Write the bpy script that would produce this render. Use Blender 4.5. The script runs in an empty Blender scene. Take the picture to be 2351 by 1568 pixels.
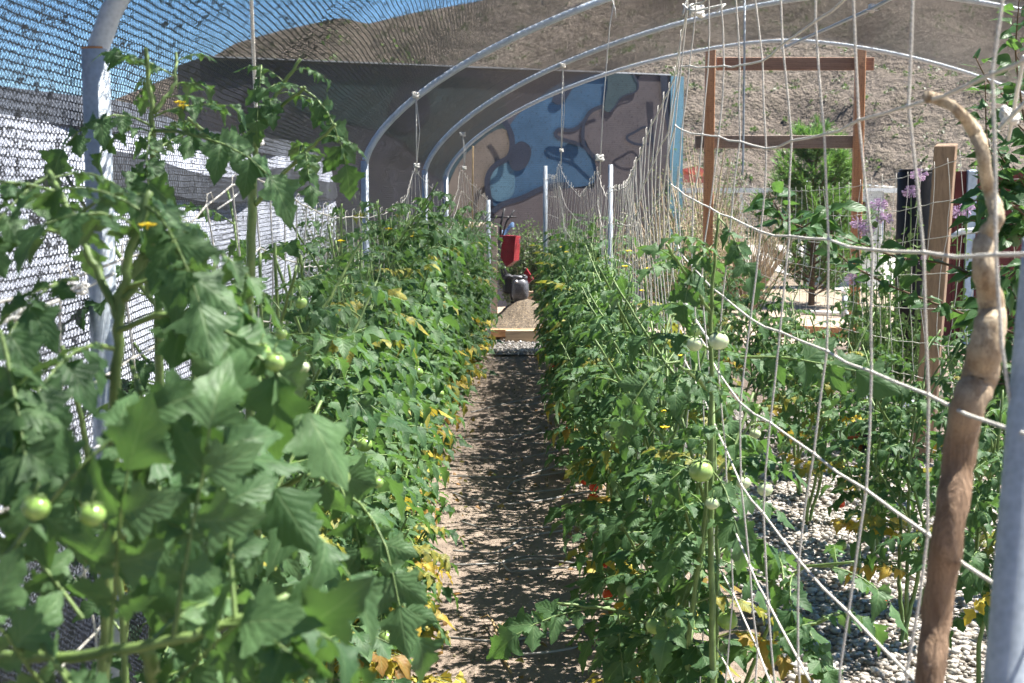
import bpy, math, random
import numpy as np
from mathutils import Vector, Matrix
# ------------------------------------------------------------------ camera, sky, sun, exposure
scene = bpy.context.scene
COL = scene.collection
FPX, CX, CY, CAMZ = 3300.0, 1175.5, 784.0, 1.6
PITCH = math.atan(347.0 / FPX)
cd = bpy.data.cameras.new('camera')
cam = bpy.data.objects.new('camera', cd); COL.objects.link(cam)
cam.location = (0, 0, CAMZ); cam.rotation_euler = (math.radians(90) - PITCH, 0, 0)
cd.sensor_width = 36; cd.lens = FPX / 2351 * 36; cd.clip_start = 0.05; cd.clip_end = 3000
cd.dof.use_dof = True; cd.dof.focus_distance = 5.0; cd.dof.aperture_fstop = 11
scene.camera = cam
w = bpy.data.worlds.new('World'); scene.world = w; w.use_nodes = True
SUN_EL, SUN_AZ = math.radians(61), math.radians(77)          # azimuth clockwise from +Y
nt = w.node_tree; bg = nt.nodes['Background']
sky = nt.nodes.new('ShaderNodeTexSky'); sky.sky_type = 'NISHITA'; sky.sun_disc = False
sky.sun_elevation = SUN_EL; sky.sun_rotation = SUN_AZ; sky.air_density = 1.0; sky.dust_density = 0.0; sky.ozone_density = 4.0; sky.altitude = 2200
hs_ = nt.nodes.new('ShaderNodeHueSaturation'); hs_.inputs['Saturation'].default_value = 1.2; nt.links.new(sky.outputs[0], hs_.inputs['Color']); nt.links.new(hs_.outputs[0], bg.inputs[0]); bg.inputs[1].default_value = 0.05
sd = bpy.data.lights.new('sun', 'SUN'); sd.energy = 5.0; sd.angle = math.radians(0.5); sd.color = (1, .965, .9)
so = bpy.data.objects.new('sun', sd); COL.objects.link(so)
sv = Vector((math.sin(SUN_AZ) * math.cos(SUN_EL), math.cos(SUN_AZ) * math.cos(SUN_EL), math.sin(SUN_EL)))
so.rotation_euler = sv.to_track_quat('Z', 'Y').to_euler(); so.location = (4, -2, 8)
scene.view_settings.view_transform = 'Standard'; scene.view_settings.look = 'None'
scene.view_settings.exposure = 2.6; scene.view_settings.gamma = 1
scene.cycles.transparent_max_bounces = 24; scene.cycles.max_bounces = 6

# ------------------------------------------------------------------ helpers
def P(x, y, d):
    """point at depth d (metres along +Y) seen at (x, y) of a 2351 px wide picture"""
    a, b = (x - CX) / FPX, (CY - y) / FPX
    dy = math.cos(PITCH) + b * math.sin(PITCH); dz = -math.sin(PITCH) + b * math.cos(PITCH)
    return np.array([a * d / dy, d, CAMZ + dz * d / dy])
def Zof(y, d): return P(CX, y, d)[2]
def G(x, y, z=0.0):
    b = (CY - y) / FPX
    dy = math.cos(PITCH) + b * math.sin(PITCH); dz = -math.sin(PITCH) + b * math.cos(PITCH)
    d = (z - CAMZ) / dz * dy
    return P(x, y, d)
def nrm(v): 
    v = np.asarray(v, float); return v / max(np.linalg.norm(v), 1e-9)

class MB:
    def __init__(s): s.V = []; s.F = []; s.A = []; s.n = 0; s.flat = False
    def add(s, V, F, A=None):
        V = np.asarray(V, float).reshape(-1, 3); F = np.asarray(F, int)
        s.V.append(V); s.F.append(F + s.n); s.n += len(V)
        s.A.append(np.zeros((len(V), 6)) if A is None else A)
    def build(s, name, mat, parent=None, smooth=True, loc=None):
        me = bpy.data.meshes.new(name)
        V = np.concatenate(s.V) if s.V else np.zeros((0, 3))
        if loc is not None: V = V - np.asarray(loc)
        loops, tot = [], []
        for F in s.F:
            if F.size: loops.append(F.ravel()); tot.append(np.full(len(F), F.shape[1]))
        L = np.concatenate(loops); T = np.concatenate(tot)
        me.vertices.add(len(V)); me.vertices.foreach_set('co', V.ravel().astype(np.float32))
        me.loops.add(len(L)); me.loops.foreach_set('vertex_index', L.astype(np.int32))
        st = np.concatenate([[0], np.cumsum(T)[:-1]])
        me.polygons.add(len(T)); me.polygons.foreach_set('loop_start', st.astype(np.int32))
        me.polygons.foreach_set('use_smooth', np.full(len(T), smooth and not s.flat))
        me.update(calc_edges=True); me.validate()
        A = np.concatenate(s.A)
        if np.any(A):
            for nm, k in (('luv', 0), ('tint', 3)):
                at = me.attributes.new(nm, 'FLOAT_VECTOR', 'POINT'); at.data.foreach_set('vector', A[:, k:k + 3].ravel().astype(np.float32))
        me.materials.append(mat)
        o = bpy.data.objects.new(name, me); COL.objects.link(o)
        if parent: o.parent = parent
        if loc is not None and parent is None: o.location = loc
        return o
    def tube(s, pts, rad, n=6, cap=True, tint=None):
        pts = np.asarray(pts, float); m = len(pts)
        rad = np.broadcast_to(np.asarray(rad, float), (m,))
        tg = np.gradient(pts, axis=0); tg /= np.maximum(np.linalg.norm(tg, axis=1, keepdims=True), 1e-9)
        ref = np.array([0, 0, 1.0]) if abs(tg[0][2]) < .9 else np.array([1.0, 0, 0])
        u = nrm(np.cross(tg[0], ref)); U = np.zeros((m, 3))
        for i in range(m):
            u = u - tg[i] * np.dot(u, tg[i]); u = nrm(u); U[i] = u
        W = np.cross(tg, U); a = np.arange(n) * 2 * math.pi / n
        V = pts[:, None] + rad[:, None, None] * (np.cos(a)[None, :, None] * U[:, None] + np.sin(a)[None, :, None] * W[:, None])
        i = np.arange(m - 1)[:, None] * n; j = np.arange(n)[None]; k = (j + 1) % n
        F = np.stack([i + j, i + k, i + n + k, i + n + j], -1).reshape(-1, 4)
        A = np.zeros((m * n, 6))
        A[:, 0] = np.tile(np.arange(n) / n, m)
        ln = np.concatenate([[0], np.cumsum(np.linalg.norm(np.diff(pts, axis=0), axis=1))]); A[:, 1] = np.repeat(ln, n)
        if tint is not None: A[:, 3:] = tint
        s.add(V.reshape(-1, 3), F, A)
        if cap:
            s.F.append(np.array([list(range(n))[::-1]]) + s.n - m * n); s.F.append(np.array([list(range(n))]) + s.n - n)
    def box(s, c, sz, R=None, bev=0.0):
        x, y, z = np.asarray(sz, float) / 2; b = bev; s.flat = True
        if b <= 0:
            V = np.array([[i, j, k] for i in (-x, x) for j in (-y, y) for k in (-z, z)])
            F = [[0, 1, 3, 2], [4, 6, 7, 5], [0, 4, 5, 1], [2, 3, 7, 6], [0, 2, 6, 4], [1, 5, 7, 3]]
            if R is not None: V = V @ np.asarray(R).T
            s.add(V + np.asarray(c), F); return
        bm_ = []
        sec = [(-x + b, -y), (x - b, -y), (x, -y + b), (x, y - b), (x - b, y), (-x + b, y), (-x, y - b), (-x, -y + b)]
        sec2 = [(px * (1 - b / x), py * (1 - b / y)) for px, py in sec]
        rings = [(sec2, -z), (sec, -z + b), (sec, z - b), (sec2, z)]
        V = np.array([[p[0], p[1], zz] for sc, zz in rings for p in sc]); F = []
        for r in range(3):
            for q in range(8): F.append([r * 8 + q, r * 8 + (q + 1) % 8, r * 8 + 8 + (q + 1) % 8, r * 8 + 8 + q])
        if R is not None: V = V @ np.asarray(R).T
        s.add(V + np.asarray(c), F)
        s.F.append(np.array([list(range(8))[::-1]]) + s.n - 32); s.F.append(np.array([list(range(8))]) + s.n - 8)
    def ball(s, c, r, nu=12, nv=8, sc=(1, 1, 1), fun=None):
        u = np.linspace(0, 2 * math.pi, nu, endpoint=False); v = np.linspace(0, math.pi, nv + 1)[1:-1]
        V = [[0, 0, 1]] + [[math.sin(b) * math.cos(a), math.sin(b) * math.sin(a), math.cos(b)] for b in v for a in u] + [[0, 0, -1]]
        V = np.array(V, float)
        if fun is not None: V = fun(V)
        q = []
        for i in range(nv - 2):
            for j in range(nu): q.append([1 + i * nu + j, 1 + (i + 1) * nu + j, 1 + (i + 1) * nu + (j + 1) % nu, 1 + i * nu + (j + 1) % nu])
        t = [[0, 1 + j, 1 + (j + 1) % nu] for j in range(nu)]
        L = 1 + (nv - 2) * nu; t += [[L + (j + 1) % nu, L + j, L + nu] for j in range(nu)]
        s.add(V * r * np.asarray(sc) + np.asarray(c), q); s.F.append(np.array(t) + s.n - len(V))
    def poly_prism(s, pts, off):
        """closed outline pts (3D) thickened by vector off"""
        n = len(pts); a = np.asarray(pts, float); V = np.concatenate([a, a + np.asarray(off)])
        s.add(V, [[i, (i + 1) % n, (i + 1) % n + n, i + n] for i in range(n)])
        s.F.append(np.array([list(range(n))[::-1]]) + s.n - 2 * n); s.F.append(np.array([list(range(n, 2 * n))]) + s.n - 2 * n)

def tag(o, label=None, cat=None, group=None, kind=None):
    if label: o['label'] = label
    if cat: o['category'] = cat
    if group: o['group'] = group
    if kind: o['kind'] = kind
    return o
def thing(name, label, cat, loc=(0, 0, 0), group=None):
    o = bpy.data.objects.new(name, None); COL.objects.link(o); o.location = loc; o.empty_display_size = .1
    return tag(o, label, cat, group)

# ------------------------------------------------------------------ materials
class N:
    def __init__(s, name):
        s.m = bpy.data.materials.new(name); s.m.use_nodes = True; s.t = s.m.node_tree
        s.b = s.t.nodes['Principled BSDF']; s.out = s.t.nodes['Material Output']
    def new(s, ty, **k):
        n = s.t.nodes.new('ShaderNode' + ty)
        for a, v in k.items():
            if hasattr(n, a): setattr(n, a, v)
        return n
    def L(s, a, b): s.t.links.new(a, b)
    def val(s, x, sock):
        if isinstance(x, (int, float)): sock.default_value = x
        elif isinstance(x, tuple): sock.default_value = x if len(x) == 4 or sock.type == 'VECTOR' else (*x, 1)
        else: s.L(x, sock)
    def math(s, op, a, b=0.0, c=None, clamp=False):
        n = s.new('Math', operation=op, use_clamp=clamp); s.val(a, n.inputs[0]); s.val(b, n.inputs[1])
        if c is not None: s.val(c, n.inputs[2])
        return n.outputs[0]
    def mix(s, f, a, b, mode='MIX'):
        n = s.new('Mix', data_type='RGBA', blend_type=mode); s.val(f, n.inputs[0]); s.val(a, n.inputs[6]); s.val(b, n.inputs[7]); return n.outputs[2]
    def noise(s, scale, detail=4, rough=.55, vec=None, dist=0):
        n = s.new('TexNoise'); n.inputs['Scale'].default_value = scale; n.inputs['Detail'].default_value = detail
        n.inputs['Roughness'].default_value = rough; n.inputs['Distortion'].default_value = dist
        if vec is not None: s.L(vec, n.inputs['Vector'])
        return n.outputs['Fac']
    def ramp(s, f, stops):
        n = s.new('ValToRGB'); e = n.color_ramp.elements
        e[0].position, e[0].color = stops[0][0], (*stops[0][1], 1); e[1].position, e[1].color = stops[-1][0], (*stops[-1][1], 1)
        for p, c in stops[1:-1]:
            q = e.new(p); q.color = (*c, 1)
        s.L(f, n.inputs[0]); return n.outputs[0]
    def obj(s): return s.new('TexCoord').outputs['Object']
    def attr(s, nm): return s.new('Attribute', attribute_name=nm, attribute_type='GEOMETRY').outputs['Vector']
    def sep(s, v):
        n = s.new('SeparateXYZ'); s.L(v, n.inputs[0]); return n.outputs
    def bump(s, h, st=.3, dist=.01):
        n = s.new('Bump'); n.inputs['Strength'].default_value = st; n.inputs['Distance'].default_value = dist
        s.L(h, n.inputs['Height']); s.L(n.outputs[0], s.b.inputs['Normal']); return n.outputs[0]
    def set(s, col=None, rough=None, metal=None, spec=None):
        if col is not None: s.val(col, s.b.inputs['Base Color'])
        if rough is not None: s.val(rough, s.b.inputs['Roughness'])
        if metal is not None: s.val(metal, s.b.inputs['Metallic'])
        if spec is not None: s.val(spec, s.b.inputs['Specular IOR Level'])
        return s
def simple(name, col, rough=.6, metal=0, var=.25, scale=12, bump=.1, bd=.004):
    k = N(name); v = k.obj(); n = k.noise(scale, 5, .6, v)
    a = tuple(c * (1 - var) for c in col); b = tuple(min(1, c * (1 + var)) for c in col)
    k.set(k.ramp(n, [(.3, a), (.7, b)]), rough, metal, .5 if metal else .18)
    if bump: k.bump(k.noise(scale * 5, 4, .6, v), bump, bd)
    return k.m

def leaf_mat(name, g1, g2, trans=.27, vein=True, under=(.16, .22, .12), rough=.5):
    k = N(name); uv = k.sep(k.attr('luv')); tn = k.sep(k.attr('tint'))
    s_, t_ = uv[0], uv[1]; a_ = k.math('ABSOLUTE', s_)
    ob = k.obj(); nz = k.noise(60, 3, .6, ob)
    base = k.mix(tn[0], g1, g2)
    base = k.mix(k.math('MULTIPLY', nz, .5), base, (g1[0] * .55, g1[1] * .6, g1[2] * .55))
    yl = k.math('MULTIPLY', k.math('ADD', tn[1], k.math('MULTIPLY', k.math('SUBTRACT', nz, .45), 1.2)), k.math('GREATER_THAN', tn[1], .02), clamp=True)
    base = k.mix(yl, base, (.52, .40, .05))
    br = k.math('MULTIPLY', k.math('ADD', tn[2], k.math('MULTIPLY', k.math('SUBTRACT', nz, .45), 1.0)), k.math('GREATER_THAN', tn[2], .02), clamp=True)
    base = k.mix(br, base, (.22, .11, .035))
    if vein:
        mid = k.math('SUBTRACT', 1.0, k.math('MULTIPLY', a_, 16.0), clamp=True)
        ph = k.math('SUBTRACT', k.math('MULTIPLY', t_, 6.0), k.math('MULTIPLY', a_, 2.6)); ph = k.math('ADD', ph, k.math('MULTIPLY', k.noise(35, 3, .6, ob), 1.1))
        lat = k.math('SINE', k.math('MULTIPLY', ph, 6.2832))
        latl = k.math('SUBTRACT', k.math('MULTIPLY', lat, 6.0), 5.2, clamp=True)
        vv = k.math('MAXIMUM', mid, k.math('MULTIPLY', latl, .3))
        base = k.mix(k.math('MULTIPLY', vv, .35), base, (.24, .32, .15))
        hh = k.math('SUBTRACT', k.math('MULTIPLY', k.math('ABSOLUTE', k.math('SINE', k.math('MULTIPLY', ph, 3.1416))), 1.0), k.math('MULTIPLY', mid, 1.0))
        hh = k.math('ADD', hh, k.math('MULTIPLY', k.noise(120, 4, .65, ob), 1.6))
        k.bump(hh, .22, .0025)
    geo = k.new('NewGeometry')
    base2 = k.mix(k.math('MULTIPLY', geo.outputs['Backfacing'], .55), base, k.mix(yl, under, (.5, .42, .1)))
    k.set(base2, rough, 0, .22)
    tr = k.new('BsdfTranslucent'); k.val(k.mix(.75, base, k.mix(yl, (.17, .36, .05), (.75, .5, .04))), tr.inputs[0])
    mx = k.new('MixShader'); mx.inputs[0].default_value = trans
    k.L(k.b.outputs[0], mx.inputs[1]); k.L(tr.outputs[0], mx.inputs[2]); k.L(mx.outputs[0], k.out.inputs[0])
    return k.m
M = {}
M['leaf'] = leaf_mat('tomato_leaf', (.040, .092, .038), (.105, .188, .075))
M['leafR'] = M['leaf']
M['apple'] = leaf_mat('apple_leaf', (.035, .085, .035), (.065, .14, .045), .3, True, (.2, .26, .17), .42)
M['bush'] = leaf_mat('bush_leaf', (.10, .12, .06), (.2, .22, .12), .25, False)
M['darkbush'] = leaf_mat('dark_bush_leaf', (.05, .06, .035), (.10, .11, .065), .2, False)
M['dry'] = leaf_mat('dry_leaf', (.26, .22, .14), (.36, .31, .2), .2, False, (.3, .26, .17))
M['scrub'] = leaf_mat('scrub_leaf', (.06, .06, .038), (.10, .095, .065), .15, False, (.13, .12, .08))
M['pine'] = leaf_mat('pine_needle', (.08, .16, .04), (.15, .25, .07), .25, False, (.08, .14, .05))
M['tree'] = leaf_mat('tree_leaf', (.11, .17, .06), (.2, .27, .1), .3, False)
def stem_mat():
    k = N('tomato_stem'); ob = k.obj(); tn = k.sep(k.attr('tint')); n = k.noise(25, 4, .6, ob)
    c = k.ramp(n, [(.3, (.09, .15, .04)), (.7, (.18, .26, .075))]); c = k.mix(tn[1], c, (.36, .30, .12))
    k.set(c, .55); k.bump(k.noise(200, 3, .6, ob), .3, .002); return k.m
M['stem'] = stem_mat()
M['twig'] = simple('dry_twig', (.28, .22, .15), .8)
M['bark'] = simple('brown_bark', (.13, .09, .06), .8, scale=30, bump=.4)
def galv():
    k = N('galvanised_steel'); v = k.obj(); n = k.noise(18, 6, .65, v); vo = k.new('TexVoronoi'); vo.inputs['Scale'].default_value = 130; k.L(v, vo.inputs['Vector'])
    f = k.math('ADD', k.math('MULTIPLY', n, .7), k.math('MULTIPLY', vo.outputs['Distance'], .35))
    k.set(k.ramp(f, [(.25, (.27, .31, .35)), (.75, (.45, .50, .55))]), k.math('ADD', .42, k.math('MULTIPLY', n, .25)), .12)
    k.bump(k.noise(70, 4, .6, v), .08, .002); return k.m
M['galv'] = galv()
def cord(name, col):
    k = N(name); uv = k.sep(k.attr('luv'))
    ph = k.math('ADD', k.math('MULTIPLY', uv[0], 2.0), k.math('MULTIPLY', uv[1], 160.0))
    sn = k.math('SINE', k.math('MULTIPLY', ph, 6.2832)); v = k.math('MULTIPLY_ADD', sn, .5, .5)
    k.set(k.mix(v, tuple(c * .72 for c in col), col), .75); k.bump(v, .5, .003); return k.m
M['net'] = cord('net_cord', (.72, .68, .60)); M['rope'] = cord('white_rope', (.74, .72, .66))
def cloth(name, col, p, per, lw, zw, op):
    k = N(name); uv = k.sep(k.attr('luv')); u, v = uv[0], uv[1]
    at = k.attr('luv')
    wob = k.noise(5, 3, .6, at)
    v2 = k.math('ADD', v, k.math('MULTIPLY', wob, .012))
    fv = k.math('FRACT', k.math('DIVIDE', v2, p))
    ln = k.math('LESS_THAN', k.math('ABSOLUTE', k.math('SUBTRACT', fv, .5)), lw)           # chain stitch
    row = k.math('FLOOR', k.math('DIVIDE', v2, p))
    uu = k.math('ADD', k.math('DIVIDE', u, per), k.math('MULTIPLY', row, .37))
    uu = k.math('ADD', uu, k.math('MULTIPLY', k.noise(45, 2, .5, at), .7))
    tri = k.math('ABSOLUTE', k.math('SUBTRACT', k.math('MULTIPLY', k.math('FRACT', uu), 2.0), 1.0))
    dz = k.math('ABSOLUTE', k.math('SUBTRACT', tri, k.math('FRACT', k.math('ADD', fv, .5))))
    mp = k.new('Mapping'); mp.inputs['Scale'].default_value = (50, 26, 1); k.L(at, mp.inputs[0])
    cl = k.noise(1.0, 3, .6, mp.outputs[0])
    thr = k.math('ADD', zw, k.math('MULTIPLY', k.math('GREATER_THAN', cl, .61), .32))
    zz = k.math('LESS_THAN', dz, thr)
    al = k.math('MULTIPLY', k.math('MAXIMUM', ln, zz), op)
    k.set(col, .42, 0, .4); tr = k.new('BsdfTranslucent'); k.val(tuple(c * 1.0 for c in col), tr.inputs[0])
    m1 = k.new('MixShader'); m1.inputs[0].default_value = .12; k.L(k.b.outputs[0], m1.inputs[1]); k.L(tr.outputs[0], m1.inputs[2])
    tp = k.new('BsdfTransparent'); m2 = k.new('MixShader'); k.L(al, m2.inputs[0]); k.L(tp.outputs[0], m2.inputs[1]); k.L(m1.outputs[0], m2.inputs[2])
    k.L(m2.outputs[0], k.out.inputs[0]); return k.m
M['cloth'] = cloth('black_shade_cloth', (.022, .022, .026), .0135, .019, .07, .21, .98)
M['screen'] = cloth('fine_mesh_screen', (.08, .078, .075), .02, .02, .05, .05, .6)
def wood(name, c1, c2, sc=(3, 40, 40)):
    k = N(name); mp = k.new('Mapping'); mp.inputs['Scale'].default_value = sc; k.L(k.obj(), mp.inputs[0])
    n = k.noise(1, 6, .65, mp.outputs[0], .6); n2 = k.noise(2.2, 4, .6, k.obj())
    c = k.ramp(n, [(.3, c1), (.55, c2), (.75, tuple(x * 1.15 for x in c2))])
    sp = k.math('GREATER_THAN', k.noise(7, 3, .5, k.obj()), .66)
    c = k.mix(k.math('MULTIPLY', sp, .55), c, tuple(x * .35 for x in c1)); c = k.mix(k.math('MULTIPLY', n2, .5), c, c1)
    k.set(c, .75); k.bump(n, .35, .004); return k.m
M['cedarV'] = wood('stained_timber_upright', (.27, .12, .05), (.44, .22, .10), (40, 40, 3))
M['cedarH'] = wood('stained_timber_rail', (.13, .065, .035), (.25, .13, .07), (3, 40, 40))
M['greyH'] = wood('weathered_rail', (.13, .10, .08), (.24, .18, .14), (3, 40, 40))
M['post'] = wood('sawn_post', (.17, .11, .07), (.30, .20, .125), (45, 45, 4))
M['plank'] = wood('planter_plank', (.28, .2, .13), (.46, .34, .22), (3, 40, 40))
M['plank2'] = wood('orange_plank', (.33, .17, .08), (.5, .28, .14), (3, 40, 40))
def stick():
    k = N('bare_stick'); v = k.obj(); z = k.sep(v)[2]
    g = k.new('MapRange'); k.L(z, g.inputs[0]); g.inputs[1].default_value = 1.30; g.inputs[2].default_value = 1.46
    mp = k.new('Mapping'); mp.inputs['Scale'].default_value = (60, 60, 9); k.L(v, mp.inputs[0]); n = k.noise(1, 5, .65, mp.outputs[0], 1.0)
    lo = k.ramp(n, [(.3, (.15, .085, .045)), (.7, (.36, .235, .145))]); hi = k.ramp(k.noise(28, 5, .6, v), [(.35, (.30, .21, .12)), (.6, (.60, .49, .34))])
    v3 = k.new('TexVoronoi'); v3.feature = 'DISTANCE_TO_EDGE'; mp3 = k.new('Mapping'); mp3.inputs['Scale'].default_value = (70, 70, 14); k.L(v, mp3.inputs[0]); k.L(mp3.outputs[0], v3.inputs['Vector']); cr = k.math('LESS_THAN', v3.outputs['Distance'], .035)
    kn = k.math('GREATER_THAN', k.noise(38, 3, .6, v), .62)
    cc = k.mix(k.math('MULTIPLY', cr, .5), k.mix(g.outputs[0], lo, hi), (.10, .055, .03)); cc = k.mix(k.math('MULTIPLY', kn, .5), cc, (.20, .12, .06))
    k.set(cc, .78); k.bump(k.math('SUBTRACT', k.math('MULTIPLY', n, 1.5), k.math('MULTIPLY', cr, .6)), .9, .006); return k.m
M['stick'] = stick()
def tomato(name, a, b):
    k = N(name); uv = k.obj(); c = k.ramp(k.noise(14, 2, .5, uv), [(.35, a), (.65, b)]); k.set(c, .22); k.b.inputs['Subsurface Weight'].default_value = .12
    k.b.inputs['Subsurface Radius'].default_value = (.01, .01, .004); k.b.inputs['Subsurface Scale'].default_value = .5; return k.m
M['tgreen'] = tomato('green_tomato_skin', (.20, .33, .07), (.33, .46, .15)); M['tpale'] = tomato('pale_tomato_skin', (.42, .52, .28), (.55, .62, .38))
M['tred'] = tomato('red_tomato_skin', (.55, .035, .015), (.72, .09, .02))
M['yellow'] = simple('yellow_petal', (.85, .62, .03), .5, var=.1, bump=0)
M['pink'] = simple('pink_petal', (.66, .48, .66), .6, var=.25, scale=60, bump=0)
M['plastic_w'] = N('white_plastic_sheet'); 
def wplast():
    k = M['plastic_w']; v = k.obj(); n = k.noise(1.3, 5, .6, v); k.set(k.ramp(n, [(.3, (.46, .49, .58)), (.7, (.60, .63, .72))]), .5); k.bump(k.noise(3, 4, .6, v), .5, .05)
    M['plastic_w'] = k.m
wplast()
M['darkcloth'] = simple('dark_woven_cloth', (.045, .05, .06), .7, scale=3, bump=.2)
M['hose'] = simple('grey_drip_hose', (.27, .26, .24), .45, bump=0)
M['pvc'] = simple('white_pvc', (.78, .78, .76), .35, bump=0)
M['blackp'] = simple('black_plastic', (.02, .02, .022), .4)
M['red'] = simple('red_paint', (.17, .012, .018), .35, var=.3, scale=9)
M['engine'] = simple('dusty_engine_metal', (.10, .10, .11), .45, .5, .5, 14)
M['silver'] = simple('bare_metal', (.5, .5, .5), .35, .8)
M['cream'] = simple('cream_shed_panel', (.62, .6, .55), .6, scale=4)
M['roofw'] = simple('corrugated_metal', (.62, .64, .66), .4, .4)
M['maroon'] = simple('maroon_board', (.11, .035, .035), .7, scale=5)
M['terracotta'] = simple('terracotta', (.45, .13, .06), .8)
M['bluecloth'] = simple('blue_tarp', (.05, .09, .16), .5, scale=5)
M['sack'] = simple('pale_sack', (.55, .58, .68), .6, scale=6, bump=.4, bd=.02)
M['straw'] = simple('straw', (.42, .3, .16), .8, bump=0)
M['pebble'] = None
def pebble():
    k = N('pale_pebble'); tn = k.sep(k.attr('tint')); n = k.noise(90, 3, .6, k.obj())
    c = k.ramp(tn[0], [(0, (.20, .165, .13)), (.4, (.36, .325, .28)), (1, (.56, .53, .49))]); c = k.mix(k.math('MULTIPLY', n, .3), c, (.3, .26, .22)); k.set(c, .7); return k.m
M['pebble'] = pebble()
def ground():
    k = N('dry_earth'); v = k.obj(); n1 = k.noise(.25, 5, .6, v); n2 = k.noise(4, 6, .65, v); n3 = k.noise(70, 4, .7, v)
    c = k.ramp(n2, [(.3, (.18, .135, .10)), (.7, (.32, .25, .195))]); c = k.mix(k.math('MULTIPLY', n3, .45), c, (.36, .30, .25))
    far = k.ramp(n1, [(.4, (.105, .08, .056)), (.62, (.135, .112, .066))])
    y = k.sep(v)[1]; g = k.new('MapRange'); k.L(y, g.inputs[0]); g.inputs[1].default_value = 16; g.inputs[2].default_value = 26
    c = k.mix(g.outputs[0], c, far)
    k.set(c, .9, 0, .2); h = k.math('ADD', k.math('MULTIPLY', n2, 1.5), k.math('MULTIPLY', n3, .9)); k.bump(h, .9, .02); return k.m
M['ground'] = ground()
def gravel():
    k = N('gravel_bed'); v = k.obj(); vo = k.new('TexVoronoi'); vo.inputs['Scale'].default_value = 42; k.L(v, vo.inputs['Vector'])
    cs = k.sep(vo.outputs['Color'])[0]; c = k.ramp(cs, [(0, (.28, .24, .2)), (.4, (.48, .43, .37)), (1, (.68, .65, .6))])
    dk = k.math('SUBTRACT', k.math('MULTIPLY', vo.outputs['Distance'], 2.2), .55, clamp=True)
    c = k.mix(dk, c, (.12, .1, .08)); k.set(c, .8); k.bump(k.math('SUBTRACT', 1, vo.outputs['Distance']), .9, .02); return k.m
M['gravel'] = gravel()
def hillm():
    k = N('dry_hillside'); v = k.obj(); n1 = k.noise(.06, 6, .65, v); n2 = k.noise(.9, 5, .65, v); n3 = k.noise(3.5, 4, .7, v)
    c = k.ramp(n1, [(.35, (.12, .097, .082)), (.65, (.185, .155, .13))]); c = k.mix(k.math('MULTIPLY', k.math('GREATER_THAN', n2, .56), .45), c, (.08, .068, .05))
    c = k.mix(k.math('MULTIPLY', k.math('GREATER_THAN', n3, .60), .65), c, (.05, .048, .034)); c = k.mix(k.math('MULTIPLY', k.math('LESS_THAN', n3, .40), .35), c, (.29, .25, .21))
    big = k.noise(.018, 3, .5, v); c = k.mix(k.math('MULTIPLY', k.math('SUBTRACT', k.math('MULTIPLY', big, 3.0), 1.1, clamp=True), .45), c, (.085, .075, .06)); k.set(c, .95, 0, .05); k.bump(k.math('ADD', k.math('MULTIPLY', n2, 2), n3), .9, 1.0); return k.m
M['hill'] = hillm()
def soil():
    k = N('compost_chips'); v = k.obj(); n = k.noise(55, 4, .75, v); k.set(k.ramp(n, [(.35, (.02, .015, .01)), (.52, (.09, .065, .04)), (.68, (.24, .18, .11))]), .9); k.bump(n, 1, .03); return k.m
M['soil'] = soil()
M['wall'] = simple('painted_wall_grey', (.055, .053, .064), .7, scale=1.5, var=.12, bump=.15)
PAINT = {'dark': (.018, .022, .035), 'green': (.028, .045, .05), 'teal': (.055, .085, .10), 'blue': (.028, .062, .105), 'lblue': (.055, .105, .14), 'brown': (.068, .057, .058), 'tan': (.11, .088, .07), 'edge': (.10, .20, .25)}
for q, c in PAINT.items(): M['p_' + q] = simple('wall_paint_' + q, c, .65, scale=2.5, var=.18, bump=0)

# ------------------------------------------------------------------ setting: ground, gravel, hills
def grid(x0, x1, y0, y1, nx, ny, zf, mb):
    X, Y = np.meshgrid(np.linspace(x0, x1, nx), np.linspace(y0, y1, ny)); Z = zf(X, Y)
    V = np.stack([X, Y, Z], -1).reshape(-1, 3); i, j = np.meshgrid(np.arange(nx - 1), np.arange(ny - 1)); a = (j * nx + i).ravel()
    mb.add(V, np.stack([a, a + 1, a + nx + 1, a + nx], -1))
RS = np.random.RandomState(3)
def vnoise(X, Y, s, seed):
    r = np.random.RandomState(seed).rand(64, 64); x = X / s; y = Y / s; xi = np.floor(x).astype(int); yi = np.floor(y).astype(int); fx = x - xi; fy = y - yi
    fx = fx * fx * (3 - 2 * fx); fy = fy * fy * (3 - 2 * fy); g = lambda a, b: r[a % 64, b % 64]
    return (g(xi, yi) * (1 - fx) + g(xi + 1, yi) * fx) * (1 - fy) + (g(xi, yi + 1) * (1 - fx) + g(xi + 1, yi + 1) * fx) * fy
mb = MB()
gx = np.concatenate([np.linspace(-400, -3, 20), np.linspace(-2.5, 3.5, 100), np.linspace(4, 400, 20)])
gy = np.concatenate([np.linspace(-60, 1.5, 8), np.linspace(2, 17, 260), np.linspace(18, 900, 30)])
X, Y = np.meshgrid(gx, gy)
fade = np.clip(1 - np.abs(X) / 4, 0, 1) * (Y < 17) * (Y > 1.8)
Z = ((vnoise(X, Y, .5, 1) - .5) * .03 + (vnoise(X, Y, .13, 2) - .5) * .016 + (vnoise(X, Y, .05, 4) - .5) * .006) * fade - .002
V = np.stack([X, Y, Z], -1).reshape(-1, 3); i, j = np.meshgrid(np.arange(len(gx) - 1), np.arange(len(gy) - 1)); a = (j * len(gx) + i).ravel()
mb.add(V, np.stack([a, a + 1, a + len(gx) + 1, a + len(gx)], -1))
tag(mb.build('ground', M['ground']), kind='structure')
mb = MB(); 
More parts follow.
